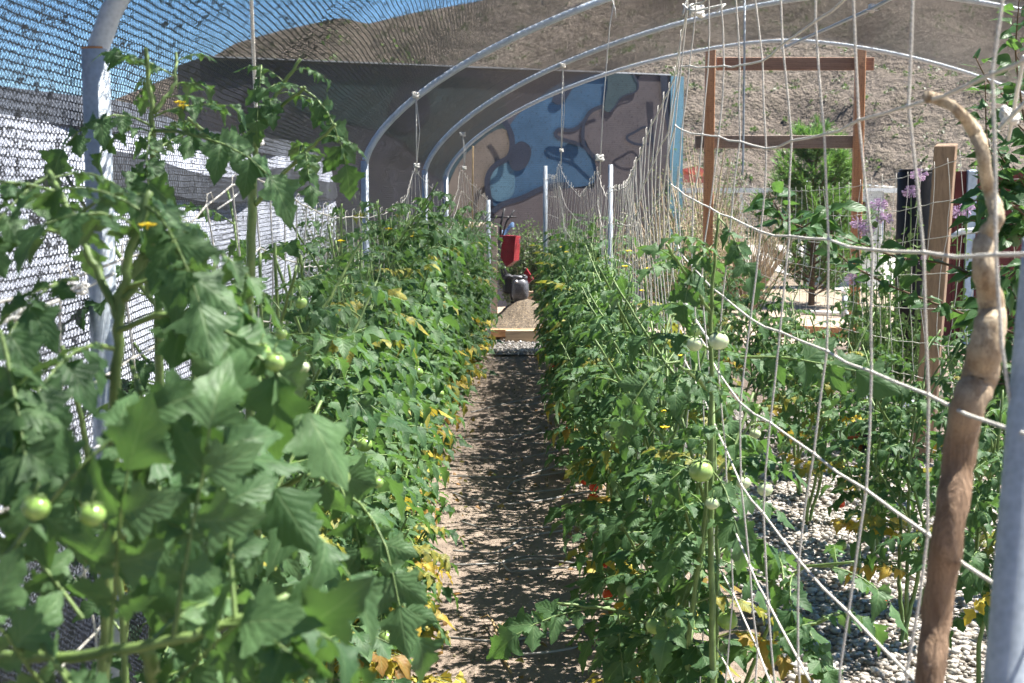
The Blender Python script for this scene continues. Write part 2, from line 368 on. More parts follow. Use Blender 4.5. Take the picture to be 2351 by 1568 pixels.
for (x0, x1, y0, y1) in ((.92, 2.6, 2.2, 10.5), (-.75, .55, 13.9, 15.6)):
    grid(x0, x1, y0, y1, 60, 90, lambda X, Y: .012 + (vnoise(X, Y, .4, 5) - .5) * .02, mb)
tag(mb.build('gravel', M['gravel']), kind='structure')
mb = MB(); grid(-2.6, -.76, 1.0, 17.5, 12, 60, lambda X, Y: .008 + (vnoise(X, Y, .3, 6) - .5) * .012, mb); tag(mb.build('added_dark_sheet', M['darkcloth']), kind='structure')  # added dark sheet, stops sunlit ground showing bright behind the left cloth
mb = MB()
grid(5.2, 9.2, 23, 42, 20, 40, lambda X, Y: .02 + 0 * X, mb)
k_ = simple('pale_gravel_road', (.34, .32, .29), .8, scale=6)
tag(mb.build('road', k_), kind='structure')
SKY = [(-2500, 420), (-600, 330), (0, 300), (250, 240), (400, 180), (470, 152), (550, 105), (650, 77), (790, 48), (850, 62), (950, 38), (1100, 12), (1300, -40), (1700, -150), (2400, -260), (3200, -350), (5200, -300)]
sx = np.array([a for a, b in SKY], float); sy = np.array([b for a, b in SKY], float)
def hillz(X, Y):
    px = CX + X / Y * FPX; rz = (437 - np.interp(px, sx, sy)) / FPX * 120 + CAMZ
    y0 = np.interp(px, [-500, 600, 1400, 2600], [70, 62, 52, 46]); t = np.clip((Y - y0) / (120 - y0), 0, 1.0)
    s = t ** .85
    z = rz * s
    gul = np.abs(vnoise(X + Y * .25, Y * .35, 9, 7) - .5) * 2 * 5 + np.abs(vnoise(X + Y * .4, Y * .5, 3.2, 8) - .5) * 2 * 1.5
    edge = np.clip(t * 6, 0, 1) * np.clip((1 - t) * 8, 0, 1)
    return z - gul * edge * .85 + (vnoise(X, Y, 1.2, 9) - .5) * .6 * edge + np.where(t >= 1, -(Y - 120) * .2, 0) - .05
U = np.linspace(-1.1, 1.3, 420); D = np.concatenate([np.linspace(44, 121, 230), [130, 160]])
UU, DD = np.meshgrid(U, D); XX = UU * DD; ZZ = hillz(XX, DD)
mb = MB(); V = np.stack([XX, DD, ZZ], -1).reshape(-1, 3); i, j = np.meshgrid(np.arange(len(U) - 1), np.arange(len(D) - 1)); a = (j * len(U) + i).ravel()
mb.add(V, np.stack([a, a + 1, a + len(U) + 1, a + len(U)], -1)); tag(mb.build('hillside', M['hill']), kind='structure')

# ------------------------------------------------------------------ leaf templates
def leaflet(nt, ns, wid, lobes, curl, fold, rum, seed, ser=.12):
    r = np.random.RandomState(seed); t = np.linspace(0, 1, nt); s = np.linspace(-1, 1, ns)
    w = wid * np.sin(math.pi * np.clip(t, 0, 1) ** .62) ** .75; w = np.maximum(w, 0)
    w *= 1 - .25 * t
    V = np.zeros((nt, ns, 3)); A = np.zeros((nt, ns, 6))
    for i in range(nt):
        for sd in range(ns):
            ss = s[sd]; e = abs(ss)
            lob = 1 + e ** 2 * (lobes * math.sin(t[i] * 15 + 1.2 + (ss > 0) * .8 + seed) * (1 - t[i] * .5) + ser * math.sin(t[i] * 41 + seed * 2 + (ss > 0)))
            x = ss * w[i] * lob; y = t[i] + e * .10 * (1 - t[i]) * w[i] / wid - e * .06 * math.sin(t[i] * 3)
            z = fold * abs(x) * (1 + .3 * math.sin(t[i] * 9 + seed)) - curl * (t[i] ** 2) + rum * math.sin(t[i] * 16 + seed + ss * 2) * e
            V[i, sd] = (x, y * (1 - abs(curl) * .2), z); A[i, sd, 0] = ss; A[i, sd, 1] = t[i]
    V[0, :, 0] *= .1
    a = (np.arange(nt - 1)[:, None] * ns + np.arange(ns - 1)[None]).ravel()
    return V.reshape(-1, 3), np.stack([a, a + 1, a + ns + 1, a + ns], -1), A.reshape(-1, 6)
TH = [leaflet(17, 7, .40, .34, c, f, .006, q, .16) for q, (c, f) in enumerate([(.25, .35), (.5, .2), (.1, -.25), (.7, .45)])]
TM = [leaflet(9, 5, .37, .32, c, f, .01, q, .14) for q, (c, f) in enumerate([(.25, .35), (.5, .2), (.1, -.25), (.7, .45)])]
TL = [leaflet(5, 3, .35, .15, c, f, .0, q, .0) for q, (c, f) in enumerate([(.25, .35), (.5, .2), (.1, -.25), (.7, .45)])]
TO = [leaflet(9, 5, .30, 0, c, f, .008, q, .0) for q, (c, f) in enumerate([(.25, .3), (.45, .5), (.1, .1), (.3, .6)])]
TS = [leaflet(3, 2, .35, 0, .2, 0, 0, 1, 0), leaflet(3, 3, .3, 0, .3, .4, 0, 1, 0)]

class Leaves:
    def __init__(s): s.it = []
    def add(s, pos, y, n, size, tint, v=None):
        s.it.append((pos, y, n, size, tint, random.randrange(4) if v is None else v))
    def flush(s, mb, T):
        for q in range(len(T)):
            it = [a for a in s.it if a[5] % len(T) == q]
            if not it: continue
            pos = np.array([a[0] for a in it]); y = np.array([a[1] for a in it]); n = np.array([a[2] for a in it]); sz = np.array([a[3] for a in it]); tn = np.array([a[4] for a in it])
            y /= np.maximum(np.linalg.norm(y, axis=1, keepdims=True), 1e-6); x = np.cross(y, n); x /= np.maximum(np.linalg.norm(x, axis=1, keepdims=True), 1e-6); z = np.cross(x, y)
            TV, TF, TA = T[q]; R = np.stack([x, y, z], 1) * sz[:, None, None]
            V = np.einsum('vk,mkj->mvj', TV, R) + pos[:, None]
            m, nv = len(it), len(TV); F = (TF[None] + (np.arange(m) * nv)[:, None, None]).reshape(-1, 4)
            A = np.tile(TA[None], (m, 1, 1)); A[:, :, 3:] = tn[:, None]
            mb.add(V.reshape(-1, 3), F, A.reshape(-1, 6))
def rnd(a, b): return random.uniform(a, b)
def rv(s=1.0): return np.array([random.gauss(0, s), random.gauss(0, s), random.gauss(0, s)])
def comp_leaf(SB, LV, base, d, length, tint, droop=.35, hi=1, upn=None, npair=3, size=1.0):
    d = nrm(d); pts = [np.asarray(base, float)]; dirs = [d]; p = pts[0]
    for q in range(5):
        d = nrm(d + np.array([0, 0, -droop * .38]) + rv(.06)); p = p + d * length / 5; pts.append(p); dirs.append(d)
    pts = np.array(pts)
    SB.tube(pts, np.linspace(.0034, .0013, 6) * (length / .24), 4 if hi else 3, cap=False, tint=(0, tint[1] * .6, 0))
    def at(f):
        q = f * 5; i0 = min(int(q), 4); return pts[i0] * (1 - (q - i0)) + pts[i0 + 1] * (q - i0), dirs[min(i0 + 1, 5)]
    up = np.array([0, 0, 1.0]) if upn is None else upn
    fr = [(.32, .22, 1.3), (.56, .29, 1.15), (.80, .31, .95)][:npair]
    small = [(.25, .09), (.48, .12), (.72, .12)] if hi else [(.48, .12)]
    for f, sc, ang in fr:
        for sg in (-1, 1):
            q, dd = at(f + rnd(-.02, .02)); side = nrm(np.cross(dd, up)) * sg; nn = nrm(np.cross(side * sg, dd))
            dl = math.cos(ang) * dd + math.sin(ang) * side + np.array([0, 0, -rnd(.05, .5) * (.6 + droop)])
            LV.add(q, dl, nrm(nn + rv(.28)), length * sc * rnd(.8, 1.15) * size, tint)
    for f, sc in small:
        for sg in (-1, 1):
            q, dd = at(f); side = nrm(np.cross(dd, up)) * sg; nn = nrm(np.cross(side * sg, dd))
            LV.add(q, .3 * dd + side + rv(.2), nrm(nn + rv(.4)), length * sc * rnd(.7, 1.2) * size, tint)
    q, dd = at(1.0); side = nrm(np.cross(dd, up)); LV.add(q, dd + np.array([0, 0, -.25]), nrm(np.cross(side, dd) + rv(.2)), length * .37 * rnd(.9, 1.1) * size, tint)
def mktint(z, yel=1.0):
    g = rnd(0, 1); py = max(0, .52 - z * .85) * yel
    if random.random() < py: 
        y = rnd(.3, 1.0); b = rnd(.2, .9) if random.random() < .28 else 0
        return (g, y, b)
    return (g, 0.0 if random.random() > .05 * yel else .3, 0.0)
def shoot(SB, LV, pts, r0, r1, nleaf, ll, hi, start=.15, yel=1.0, z0=0, side=None, droop=(.3, .8)):
    pts = np.asarray(pts, float); m = 7 * (len(pts) - 1) + 1
    tt = np.linspace(0, len(pts) - 1, m); sm = np.stack([np.interp(tt, np.arange(len(pts)), pts[:, c]) for c in range(3)], 1)
    for _ in range(3): sm[1:-1] = (sm[:-2] + sm[1:-1] * 2 + sm[2:]) / 4
    sm[1:-1] += np.random.RandomState(random.randrange(9999)).normal(0, .0011, (m - 2, 3))
    SB.tube(sm, np.linspace(r0, r1, m), 8 if hi else 5, tint=(0, 0, 0))
    az = rnd(0, 6.28)
    for q in range(nleaf):
        f = start + (1 - start) * (q + rnd(0, .6)) / nleaf; i0 = min(int(f * (m - 1)), m - 2); p = sm[i0]; tg = nrm(sm[i0 + 1] - sm[i0]); az += 2.4 + rnd(-.5, .5)
        h = np.array([math.cos(az), math.sin(az), 0])
        if side is not None: h = nrm(h + side * rnd(.2, 1.0))
        d = nrm(h + tg * .75 + np.array([0, 0, .15])); L = ll * (1 - .45 * max(0, f - .7) / .3) * rnd(.75, 1.15)
        comp_leaf(SB, LV, p, d, L, mktint(p[2] - z0, yel), rnd(*droop), hi)
    return sm
def fruit(pos, r, mat, parent, sun=True, sc=(1, 1, .88)):
    b = MB(); rib = random.randrange(4, 7); ph = rnd(0, 6)
    def f(V):
        a = np.arctan2(V[:, 1], V[:, 0]); k = 1 + .03 * np.cos(a * rib + ph) * (1 - V[:, 2] ** 2); V = V * k[:, None]; V[:, 2] -= .12 * np.exp(-((V[:, 0] ** 2 + V[:, 1] ** 2) / .08)) * (V[:, 2] > 0); return V
    b.ball(pos, r, 20, 14, sc, f); t = b.build('tomato', mat, parent)
    c = MB(); top = np.array(pos) + np.array([0, 0, r * .80])
    for q in range(5):
        a = q * 1.2566 + ph; dr = np.array([math.cos(a), math.sin(a), 0]); 
        c.tube([top, top + dr * r * .5 + [0, 0, r * .07], top + dr * r * .95 + [0, 0, -r * .05]], [r * .09, r * .12, r * .01], 4, False)
    c.tube([top, top + [0, 0, r * .5], top + [r * .3, 0, r * 1.1]], r * .09, 5); c.build('calyx', M['stem'], t); return t
def flower(pos, r, parent):
    b = MB()
    for q in range(5):
        a = q * 1.2566 + rnd(0, .3); dr = np.array([math.cos(a), math.sin(a), -.35]); b.tube([pos, pos + dr * r * .6, pos + dr * r + [0, 0, r * .25]], [r * .08, r * .15, r * .03], 4, False)
    b.tube([pos, pos + np.array([0, 0, -r * .7])], [r * .18, r * .05], 5); b.build('flower', M['yellow'], parent)

def tomato_plant(x, y, H, label, group, hi, nst=3, dens=1.0, ll=.24, yel=1.0, spread=.16, fruits=0, reds=0, flowers=1, hs=0.0, lean=(0, 0), side=None, start=.1):
    root = thing('tomato_plant', label, 'tomato plant', (x, y, 0), group)
    SB, LV = MB(), Leaves(); z0 = 0
    for q in range(nst):
        a = rnd(0, 6.28); fy = (q + .5) / nst * 2 - 1
        h = H * rnd(.86, 1.06) + hs * (q == 0)
        pts = [np.array([rnd(-.02, .02), fy * .04, 0])]
        for f in (.25, .5, .75, 1): pts.append(np.array([rnd(-.05, .05) * 1.2 + lean[0] * f, fy * spread * min(1, f * 1.5) + rnd(-.04, .04) + lean[1] * f, h * f]))
        sm = shoot(SB, LV, pts, .0085, .0035, int(19 * dens * h / 1.5), ll, hi, start, yel, side=side)
        for r_ in range(int(2 * dens + .5)):   # side shoots
            i0 = random.randrange(len(sm) // 3, len(sm) - 3); p = sm[i0]; a = rnd(0, 6.28); dd = np.array([math.cos(a) * .7, math.sin(a), .9])
            L = rnd(.2, .38); shoot(SB, LV, [p, p + dd * L * .5, p + dd * L + [0, 0, .03]], .005, .003, 4, ll * .8, hi, .3, yel, side=side)
    f = MB(); LV.flush(f, TH if hi == 2 else (TM if hi else TL))
    SB.build('stem', M['stem'], root); f.build('foliage', M['leaf'], root)
    for q in range(fruits):
        z = rnd(.15, .75) * H; p = np.array([rnd(-.1, .1) + (.12 if x < 0 else -.12) * (random.random() < .7), rnd(-.18, .18), z]); fruit(p, rnd(.018, .03), M[random.choice(['tgreen', 'tgreen', 'tpale'])], root)
    for q in range(reds):
        p = np.array([(.1 if x < 0 else -.1) + rnd(-.04, .04), rnd(-.15, .15), rnd(.12, .3)]); fruit(p, rnd(.02, .026), M['tred'], root)
    for q in range(flowers):
        flower(np.array([rnd(-.12, .12), rnd(-.18, .18), H * rnd(.75, 1.0)]), rnd(.012, .018), root)
    return root
def copy_tree(o, parent=None):
    c = o.copy(); COL.objects.link(c); c.parent = parent
    for ch in [q for q in bpy.data.objects if q.parent == o]: copy_tree(ch, c)
    return c

# ------------------------------------------------------------------ hoop house
HD = [2.4, 8.5, 11.6, 15.3]
def footx(Y): return np.interp(Y, [2.4, 8.5, 11.6, 15.3], [-.685, -.865, -.70, -.70])
CTR = 2.9
def arc(Y, n=60, off=0.0):
    fx = footx(Y); a = CTR - fx + off; zc = 1.80 if Y < 4 else np.interp(Y, [4, 15], [1.76, 1.72]); b = 3.16 - zc + off
    th = np.linspace(math.pi, 0, n); p = 2 / 1.62
    X = CTR + a * np.sign(np.cos(th)) * np.abs(np.cos(th)) ** p; Z = zc + b * np.abs(np.sin(th)) ** p
    return np.stack([X, np.full(n, Y), Z], 1), zc
HL = ['galvanised greenhouse hoop nearest the camera, rising out of the tomatoes at left', 'second galvanised hoop of the shade house, its foot beside the blue mural', 'third galvanised hoop, with the cloth stretched tight behind it', 'farthest galvanised hoop where the shade cloth ends, in front of the timber frame']
for Y, lb in zip(HD, HL):
    t = thing('greenhouse_hoop', lb, 'hoop', (footx(Y), Y, 0), 'hoops of the shade house'); o = np.array([footx(Y), Y, 0])
    A, zc = arc(Y); A[0, 2] = zc
    A = np.concatenate([[A[0] - [0, 0, .12]], A, [A[-1] - [0, 0, .12]]])
    b = MB(); b.tube(A - o, .0178 if Y < 4 else .0205, 14); b.build('arch_pipe', M['galv'], t)
    for xx in (A[0][0], A[-1][0]):
        b = MB(); b.tube([[xx, Y, -.1] - o, [xx, Y, zc * .5] - o, [xx, Y, zc + .03] - o], .0225, 16); pst = b.build('post', M['galv'], t)
        b = MB(); b.tube([[xx, Y, zc + .0305] - o, [xx, Y, zc + .034] - o], .0215, 16); b.build('rim', simple('rusty_rim', (.35, .18, .08), .7, .3), pst)
# ridge pipe + clamps
t = thing('ridge_pipe', 'galvanised ridge pipe joining the tops of the hoops', 'pipe', (2.9, 8, 3.1)); o = np.array([2.9, 8, 3.1])
b = MB(); b.tube([P(2001, 10, 11.6) + [0, -9.0, .02] - o, P(2001, 10, 11.6) - o - [0, 0, .035], P(1805, 101, 15.3) - o - [0, 0, .03], P(1805, 101, 15.3) + [0, .1, -.03] - o], .015, 10); b.build('pipe', M['galv'], t)
for (x, y, Y) in ((2001, 10, 11.6), (1800, 101, 15.3)):
    c = P(x, y, Y) - o; b = MB(); b.box(c - [0, 0, .03], (.045, .05, .07), bev=.008); b.tube([c - [.05, .03, .05], c - [-.05, .03, .05]], .006, 6); b.build('clamp', M['silver'], t)
# shade cloth: left wall + roof, sagging a little between hoops
ys = np.concatenate([np.linspace(-4, 2.3, 22), np.linspace(2.4, 15.32, 100)])
mb = MB(); rows = []; attrs = []
for Y in ys:
    A, zc = arc(min(max(Y, -4), 15.3), 90, .03); A[:, 1] = Y
    wall = np.stack([np.full(14, A[0, 0]), np.full(14, Y), np.linspace(0, zc, 15)[:-1]], 1)
    if Y > 2.4:
        seg = [(2.4, 8.5), (8.5, 11.6), (11.6, 15.3)]; s_ = 0
        for a_, b_ in seg:
            if a_ <= Y <= b_: s_ = math.sin(math.pi * (Y - a_) / (b_ - a_)) * (.09 if a_ < 3 else .05)
        nx = np.gradient(A, axis=0); nn = np.stack([-nx[:, 2], np.zeros(90), nx[:, 0]], 1); nn /= np.linalg.norm(nn, axis=1, keepdims=True)
        wgt = np.clip(np.arange(90) / 8, 0, 1)[:, None]
        A = A - nn * s_ * wgt
    pr = np.concatenate([wall, A]); 
    pr[:, 0] += .005 * np.sin(Y * 5 + np.arange(len(pr)) * .25)
    ln = np.concatenate([[0], np.cumsum(np.linalg.norm(np.diff(pr[:, [0, 2]], axis=0), axis=1))]); rows.append(pr)
    at = np.zeros((len(pr), 6)); at[:, 0] = Y; at[:, 1] = ln; at[:, 3] = 1; attrs.append(at)
n_ = rows[0].shape[0]; keep = n_ - 6
V = np.concatenate([r[:keep] for r in rows]); A_ = np.concatenate([q[:keep] for q in attrs])
i, j = np.meshgrid(np.arange(keep - 1), np.arange(len(ys) - 1)); a = (j * keep + i).ravel(); mb.add(V, np.stack([a, a + 1, a + keep + 1, a + keep], -1), A_)
V2 = V.copy(); nz_ = np.clip((V[:, 2] - 1.75) / 1.2, 0, 1); V2[:, 2] += .004 * nz_; V2[:, 0] -= .004 * (1 - nz_) * np.sign(CTR - V[:, 0]); a2 = a[(V[a, 0] < .3) | (V[a, 1] > 8.5)]; mb.add(V2, np.stack([a2, a2 + 1, a2 + keep + 1, a2 + keep], -1), A_)   # second sheet for the knit's thickness, left out where more sun should reach plants
tag(mb.build('shade_cloth', M['cloth']), 'black knitted shade cloth stretched over the hoops as roof and left wall', 'shade cloth')
# end screen at the far hoop
mb = MB(); AA, zc = arc(15.34, 40); xs = AA[:, 0]; zt = AA[:, 2]; V = []; A_ = []
for q in range(40):
    for z in np.linspace(0, 1, 9): V.append([xs[q], 15.42 + .02 * math.sin(q), z * zt[q]]); A_.append([xs[q], z * zt[q], 0, 1, 0, 0])
i, j = np.meshgrid(np.arange(8), np.arange(3, 39)); a = (j * 9 + i).ravel(); mb.add(V, np.stack([a, a + 1, a + 10, a + 9], -1), np.array(A_, float))
tag(mb.build('mesh_screen', M['screen']), 'fine see-through mesh screen closing the far end of the shade house', 'mesh screen')

# ------------------------------------------------------------------ trellis nets and ropes
def XR(d): return np.interp(d, [1.0, 5, 8.5, 11.6, 14], [.475, .48, .52, .40, .33])
def XL(d): return np.interp(d, [1.5, 5, 8.5, 11.6, 14.4], [-.62, -.6, -.56, -.39, -.235])
def make_net(name, label, dcols, Xf, top, ncell, cell, r, bottom=.12, jit=.012, r_far=None, parent=None, hooks=True):
    b = MB(); C = []
    for q, d in enumerate(dcols):
        tz = top(d); xx = float(Xf(d)); col = []
        for k in range(ncell + 1):
            z = tz - k * cell; z = max(z, bottom)
            col.append([xx + rnd(-jit, jit) * .6 + .02 * math.sin(d * 2 + k), d + rnd(-jit, jit) * 1.2 * (d / 4 if d < 6 else 1), z + rnd(-.004, .004)])
        C.append(col)
    for q, col in enumerate(C):
        rr = r if dcols[q] < 6 else (r_far or r)
        pts = []
        for k in range(len(col) - 1):
            a, c = np.array(col[k]), np.array(col[k + 1]); pts += [a, (a + c) / 2 + rv(.002)]
        pts.append(np.array(col[-1])); b.tube(pts, rr, 5, False)
    for k in range(ncell + 1):
        pts = [np.array(c[k]) for c in C]
        if top(dcols[0]) - k * cell < bottom: break
        P2 = []
        for q in range(len(pts) - 1): P2 += [pts[q], (pts[q] + pts[q + 1]) / 2 - [0, 0, .004 if q % 2 else .001]]
        P2.append(pts[-1]); b.tube(P2, [(r if p[1] < 6 else (r_far or r)) * 1.15 for p in P2], 5, False)
        for p in pts: b.ball(p, (r if p[1] < 6 else (r_far or r)) * 1.8, 6, 4)
    if hooks:
        for c in C[::1]:
            p = np.array(c[0]); s_ = rnd(.015, .03); b.tube([p, p + [0, s_ * .3, s_], p + [0.2 * s_, s_ * 1.1, s_ * 1.2], p + [.3 * s_, s_ * 1.8, s_ * .4]], (r_far or r) * .8, 4, False)
    o = b.build(name, M['net'], parent); tag(o, label, 'trellis net'); return o
random.seed(11)
tp = [(1.0, 2.07), (1.57, 2.03), (2.87, 2.02), (3.7, 2.08), (4.17, 2.12), (4.4, 1.94), (4.9, 1.82), (5.35, 1.705), (6.1, 1.62), (7.5, 1.6), (7.9, Zof(450, 7.9)), (8.5, Zof(392, 8.5)), (9.2, Zof(430, 9.2)), (10.2, Zof(453, 10.2)), (11.0, Zof(420, 11)), (11.6, Zof(378, 11.6)), (12.3, Zof(410, 12.3)), (13.8, Zof(408, 13.8))]
tR = lambda d: float(np.interp(d, [a for a, b in tp], [b for a, b in tp]))
dc = [1.25, 1.38, 1.68, 1.95, 2.24, 2.57, 2.84, 3.16, 3.44, 3.69, 3.99] + list(np.arange(4.15, 8.6, .125)) + list(np.arange(8.7, 13.9, .16))
make_net('trellis_net', 'big-meshed cream trellis net along the right tomato row, sweeping up close to the camera', dc, XR, tR, 11, .168, .0019, r_far=.0014, jit=.007, hooks=True)
tl = [(1.3, 1.46), (2.02, 1.47), (2.2, 1.48), (2.7, 1.52), (3.3, Zof(395, 3.3)), (3.7, Zof(440, 3.7)), (4.2, Zof(480, 4.2)), (5, Zof(498, 5)), (6, Zof(497, 6)), (6.6, Zof(488, 6.6)), (7.6, Zof(455, 7.6)), (8.2, Zof(420, 8.2)), (8.5, Zof(385, 8.5)), (8.9, Zof(410, 8.9)), (9.6, Zof(445, 9.6)), (10.5, Zof(474, 10.5)), (11.1, Zof(440, 11.1)), (11.6, Zof(385, 11.6)), (12.4, Zof(420, 12.4)), (13.3, Zof(448, 13.3)), (14.3, Zof(460, 14.3))]
tL = lambda d: float(np.interp(d, [a for a, b in tl], [b for a, b in tl]))
make_net('trellis_net', 'cream trellis net along the left tomato row, hanging in swags from cords', [1.35, 1.6, 2.02] + list(np.arange(2.35, 14.4, .2)), XL, tL, 8, .168, .0020, r_far=.0015, jit=.008)
n3 = [(1708, 397), (1720, 413), (1750, 433), (1768, 437), (1880, 438), (1980, 428), (2070, 408), (2165, 378), (2250, 350), (2310, 320), (2420, 290)]
d3 = [1.95 * 3300 / (x - 1190) for x, y in n3]
t3 = lambda d: Zof(float(np.interp(d, d3[::-1], [y for x, y in n3][::-1])), d)
make_net('trellis_net', 'thin white trellis net with wire hooks, hanging behind the near net at right', list(np.arange(5.2, 12.3, .22)), lambda d: 1.95 + 0 * d, t3, 8, .165, .0016)
def rope(name, label, pts, r, mat='rope', cat='cord', group=None, extra=None):
    b = MB(); b.tube(pts, r, 7)
    if extra: extra(b)
    return tag(b.build(name, M[mat]), label, cat, group)
def knot(b, p, r):
    for q in range(3):
        a = np.linspace(0, 6.28, 9); R1 = r * (2.0 + .3 * q); b.tube([p + np.array([math.cos(t) * R1, math.sin(t + q) * R1, math.sin(t * 1 + q * 2) * R1 * .7]) for t in a], r * .8, 5, False)
gR = 'cords holding up the nets'
rope('rope', 'thick white twisted rope hanging beside the tall forked tomato plant', [P(576, -60, 3.1), P(577, 0, 3.12), P(583, 150, 3.2), P(590, 310, 3.3), P(588, 400, 3.3)], .0042, extra=lambda b: (knot(b, P(590, 322, 3.3), .005), b.tube([P(590, 330, 3.3), P(585, 500, 3.32), P(583, 640, 3.32)], .003, 5), b.tube([P(600, 395, 3.3), P(560, 430, 3.25), P(530, 460, 3.2), P(500, 480, 3.1)], .0022, 5)), cat='rope', group=gR)
def dbl(x0, y0, x1, y1, Y):
    def f(b):
        a, c = P(x0, y0, Y), P(x1, y1, Y); b.tube([a, (a + c) / 2 + [.02, 0, 0], c], .0022, 5); knot(b, a, .008); knot(b, c, .006)
    return f
rope('rope', 'doubled cord tied round the second hoop, lifting the left net', [P(955, 215, 8.5), P(956, 300, 8.5), P(957, 400, 8.5)], .0035, extra=dbl(955, 218, 957, 380, 8.48), group=gR)
rope('rope', 'short cord tied low on the third hoop, lifting the left net', [P(1062, 305, 11.6), P(1065, 340, 11.6), P(1066, 392, 11.6)], .004, extra=dbl(1062, 308, 1066, 385, 11.58), group=gR)
rope('rope', 'pale cord hanging from the third hoop down the middle of the mural', [P(1292, 145, 11.6), P(1290, 250, 11.6), P(1288, 378, 11.6)], .004, extra=dbl(1292, 150, 1289, 345, 11.55), group=gR)
rope('rope', 'long thin cord with a knot, hanging over the brown patch of the mural', [P(1412, -10, 8.5), P(1400, 60, 8.5), P(1385, 240, 8.5), P(1377, 400, 8.5)], .003, extra=lambda b: (knot(b, P(1377, 362, 8.5), .009), b.tube([P(1403, -10, 8.4), P(1412, 20, 8.4), P(1414, 40, 8.4)], .003, 5)), group=gR)
rope('rope', 'short white cord knotted above the highest corner of the near net', [P(1568, 34, 4.17), P(1575, 5, 4.2), P(1590, -15, 4.2)], .003, extra=lambda b: (knot(b, P(1600, 25, 4.1), .008), b.tube([P(1568, 10, 4.15), P(1580, 22, 4.1), P(1600, 25, 4.0), P(1620, 20, 3.9), P(1665, 10, 3.8), P(1645, 28, 3.8)], .003, 5)), group=gR)
rope('rope', 'cords gathered into a knot in front of the leaves at the right edge', [P(2351, 130, 2.0), P(2335, 210, 2.1), P(2325, 270, 2.2), P(2315, 320, 2.3)], .0032, extra=lambda b: (b.tube([P(2400, 190, 2.0), P(2330, 260, 2.1), P(2295, 295, 2.2)], .0035, 5), knot(b, P(2318, 265, 2.2), .006)), group=gR)
for (x0, y0, x1, y1, d0, d1, lb) in ((0, 742, 260, 628, 1.72, 2.2, 'knotted taut white line just above the nearest leaves at the left edge'), (30, 1460, 385, 1128, 1.75, 2.5, 'lowest taut white line slanting up from the bottom left corner'), (0, 1178, 310, 962, 1.72, 2.3, 'taut white line passing behind the green tomato at the left edge'), (1550, 655, 1640, 800, 4.0, 3.5, 'short taut white line behind the upright tomato shoot')):
    rope('rope', lb, [P(x0, y0, d0), (P(x0, y0, d0) + P(x1, y1, d1)) / 2 - [0, 0, .004], P(x1, y1, d1)], .0028, group=gR, extra=(lambda b: (knot(b, P(40, 722, 1.78), .004), knot(b, P(178, 662, 2.0), .004))) if y0 == 742 else None)
# net posts (conduit)
for (x, yt, Y, r, lb) in ((1252, 381, 13.8, .021, 'thicker steel net post standing left of the gathered net'), (1402, 378, 7.8, .0125, 'slim steel net post standing right of the gathered net'), (1121, 459, 14.4, .021, 'short steel net post at the far end of the left row'), (1026, 474, 10.6, .012, 'slim steel net post in the left row behind the leaves')):
    p = P(x, yt, Y); t = thing('net_post', lb, 'post', (p[0], Y, 0), 'steel posts holding the nets')
    b = MB(); b.tube([[0, 0, -.1], [0.003, 0, p[2] * .5], [0, 0, p[2]]], r, 12); b.build('tube', M['galv'], t)
    b = MB(); a = np.linspace(0, 6.28, 12); b.tube([[math.cos(q) * r * 1.15, math.sin(q) * r * 1.15, p[2] - .12 + .004 * math.sin(q)] for q in a], .003, 4); b.build('tie', M['rope'], t)
pb, pt = P(2316, 1568, 1.3), P(2395, 640, 1.42); dirv = (pt - pb)
t = thing('net_post', 'blurred galvanised pole very close to the camera at the bottom right corner', 'post', tuple(pb - dirv * 1.4))
b = MB(); o = pb - dirv * 1.4; b.tube([o - o, pb - o, pt - o, pt + dirv * .1 - o], .0225, 24); b.build('tube', M['galv'], t)
rope('hanging_rod', 'thin grey rod hanging from the roof in front of the timber frame', [P(1710, -10, 11.55), P(1709, 150, 11.55), P(1706, 385, 11.55), P(1704, 402, 11.55)], .0085, 'galv', 'rod')
rope('cord_strand', 'thin brown cord hanging in front of the tan patch of the mural', [P(1086, 335, 15.2), P(1085, 420, 15.2), P(1084, 560, 15.2)], .008, 'straw', 'cord')
# ------------------------------------------------------------------ bare stick
sk = [(2128, 222, 26), (2150, 226, 28), (2180, 238, 26), (2205, 258, 26), (2228, 288, 32), (2246, 315, 40), (2254, 340, 36), (2260, 380, 30), (2268, 430, 32), (2284, 470, 36), (2290, 497, 38), (2280, 520, 40), (2262, 540, 46), (2256, 570, 56), (2258, 620, 58), (2270, 670, 60), (2280, 710, 70), (2272, 760, 84), (2260, 810, 86), (2254, 850, 92), (2240, 890, 94), (2224, 925, 86), (2215, 960, 84), (2203, 1040, 86), (2192, 1120, 84), (2178, 1220, 82), (2162, 1320, 80), (2150, 1420, 77), (2138, 1520, 74), (2125, 1640, 72), (2090, 1900, 72), (2060, 2200, 70), (2000, 2900, 70)]
pts, rr = [], []
for q, (x, y, wd) in enumerate(sk):
    d = 1.58 if y < 1000 else 1.58 - (y - 1000) * 0.00008; pts.append(P(x, y, d + .012 * math.sin(q * 1.7))); rr.append(wd * .45 / FPX * d)
tt = np.linspace(0, len(pts) - 1, len(pts) * 4); pa = np.array(pts); PP = np.stack([np.interp(tt, np.arange(len(pts)), pa[:, c]) for c in range(3)], 1); RRr = np.interp(tt, np.arange(len(pts)), rr)
for _ in range(4): PP[1:-1] = (PP[:-2] + 2 * PP[1:-1] + PP[2:]) / 4; RRr[1:-1] = (RRr[:-2] + 2 * RRr[1:-1] + RRr[2:]) / 4
b = MB(); b.tube(PP, RRr * (1 + .05 * np.sin(tt * 5)), 18); V = b.V[0]; V += np.random.RandomState(1).normal(0, .0006, V.shape)

tag(b.build('crooked_stick', M['stick']), 'crooked bare stick with a hooked tip tied to the near net at right', 'stick')

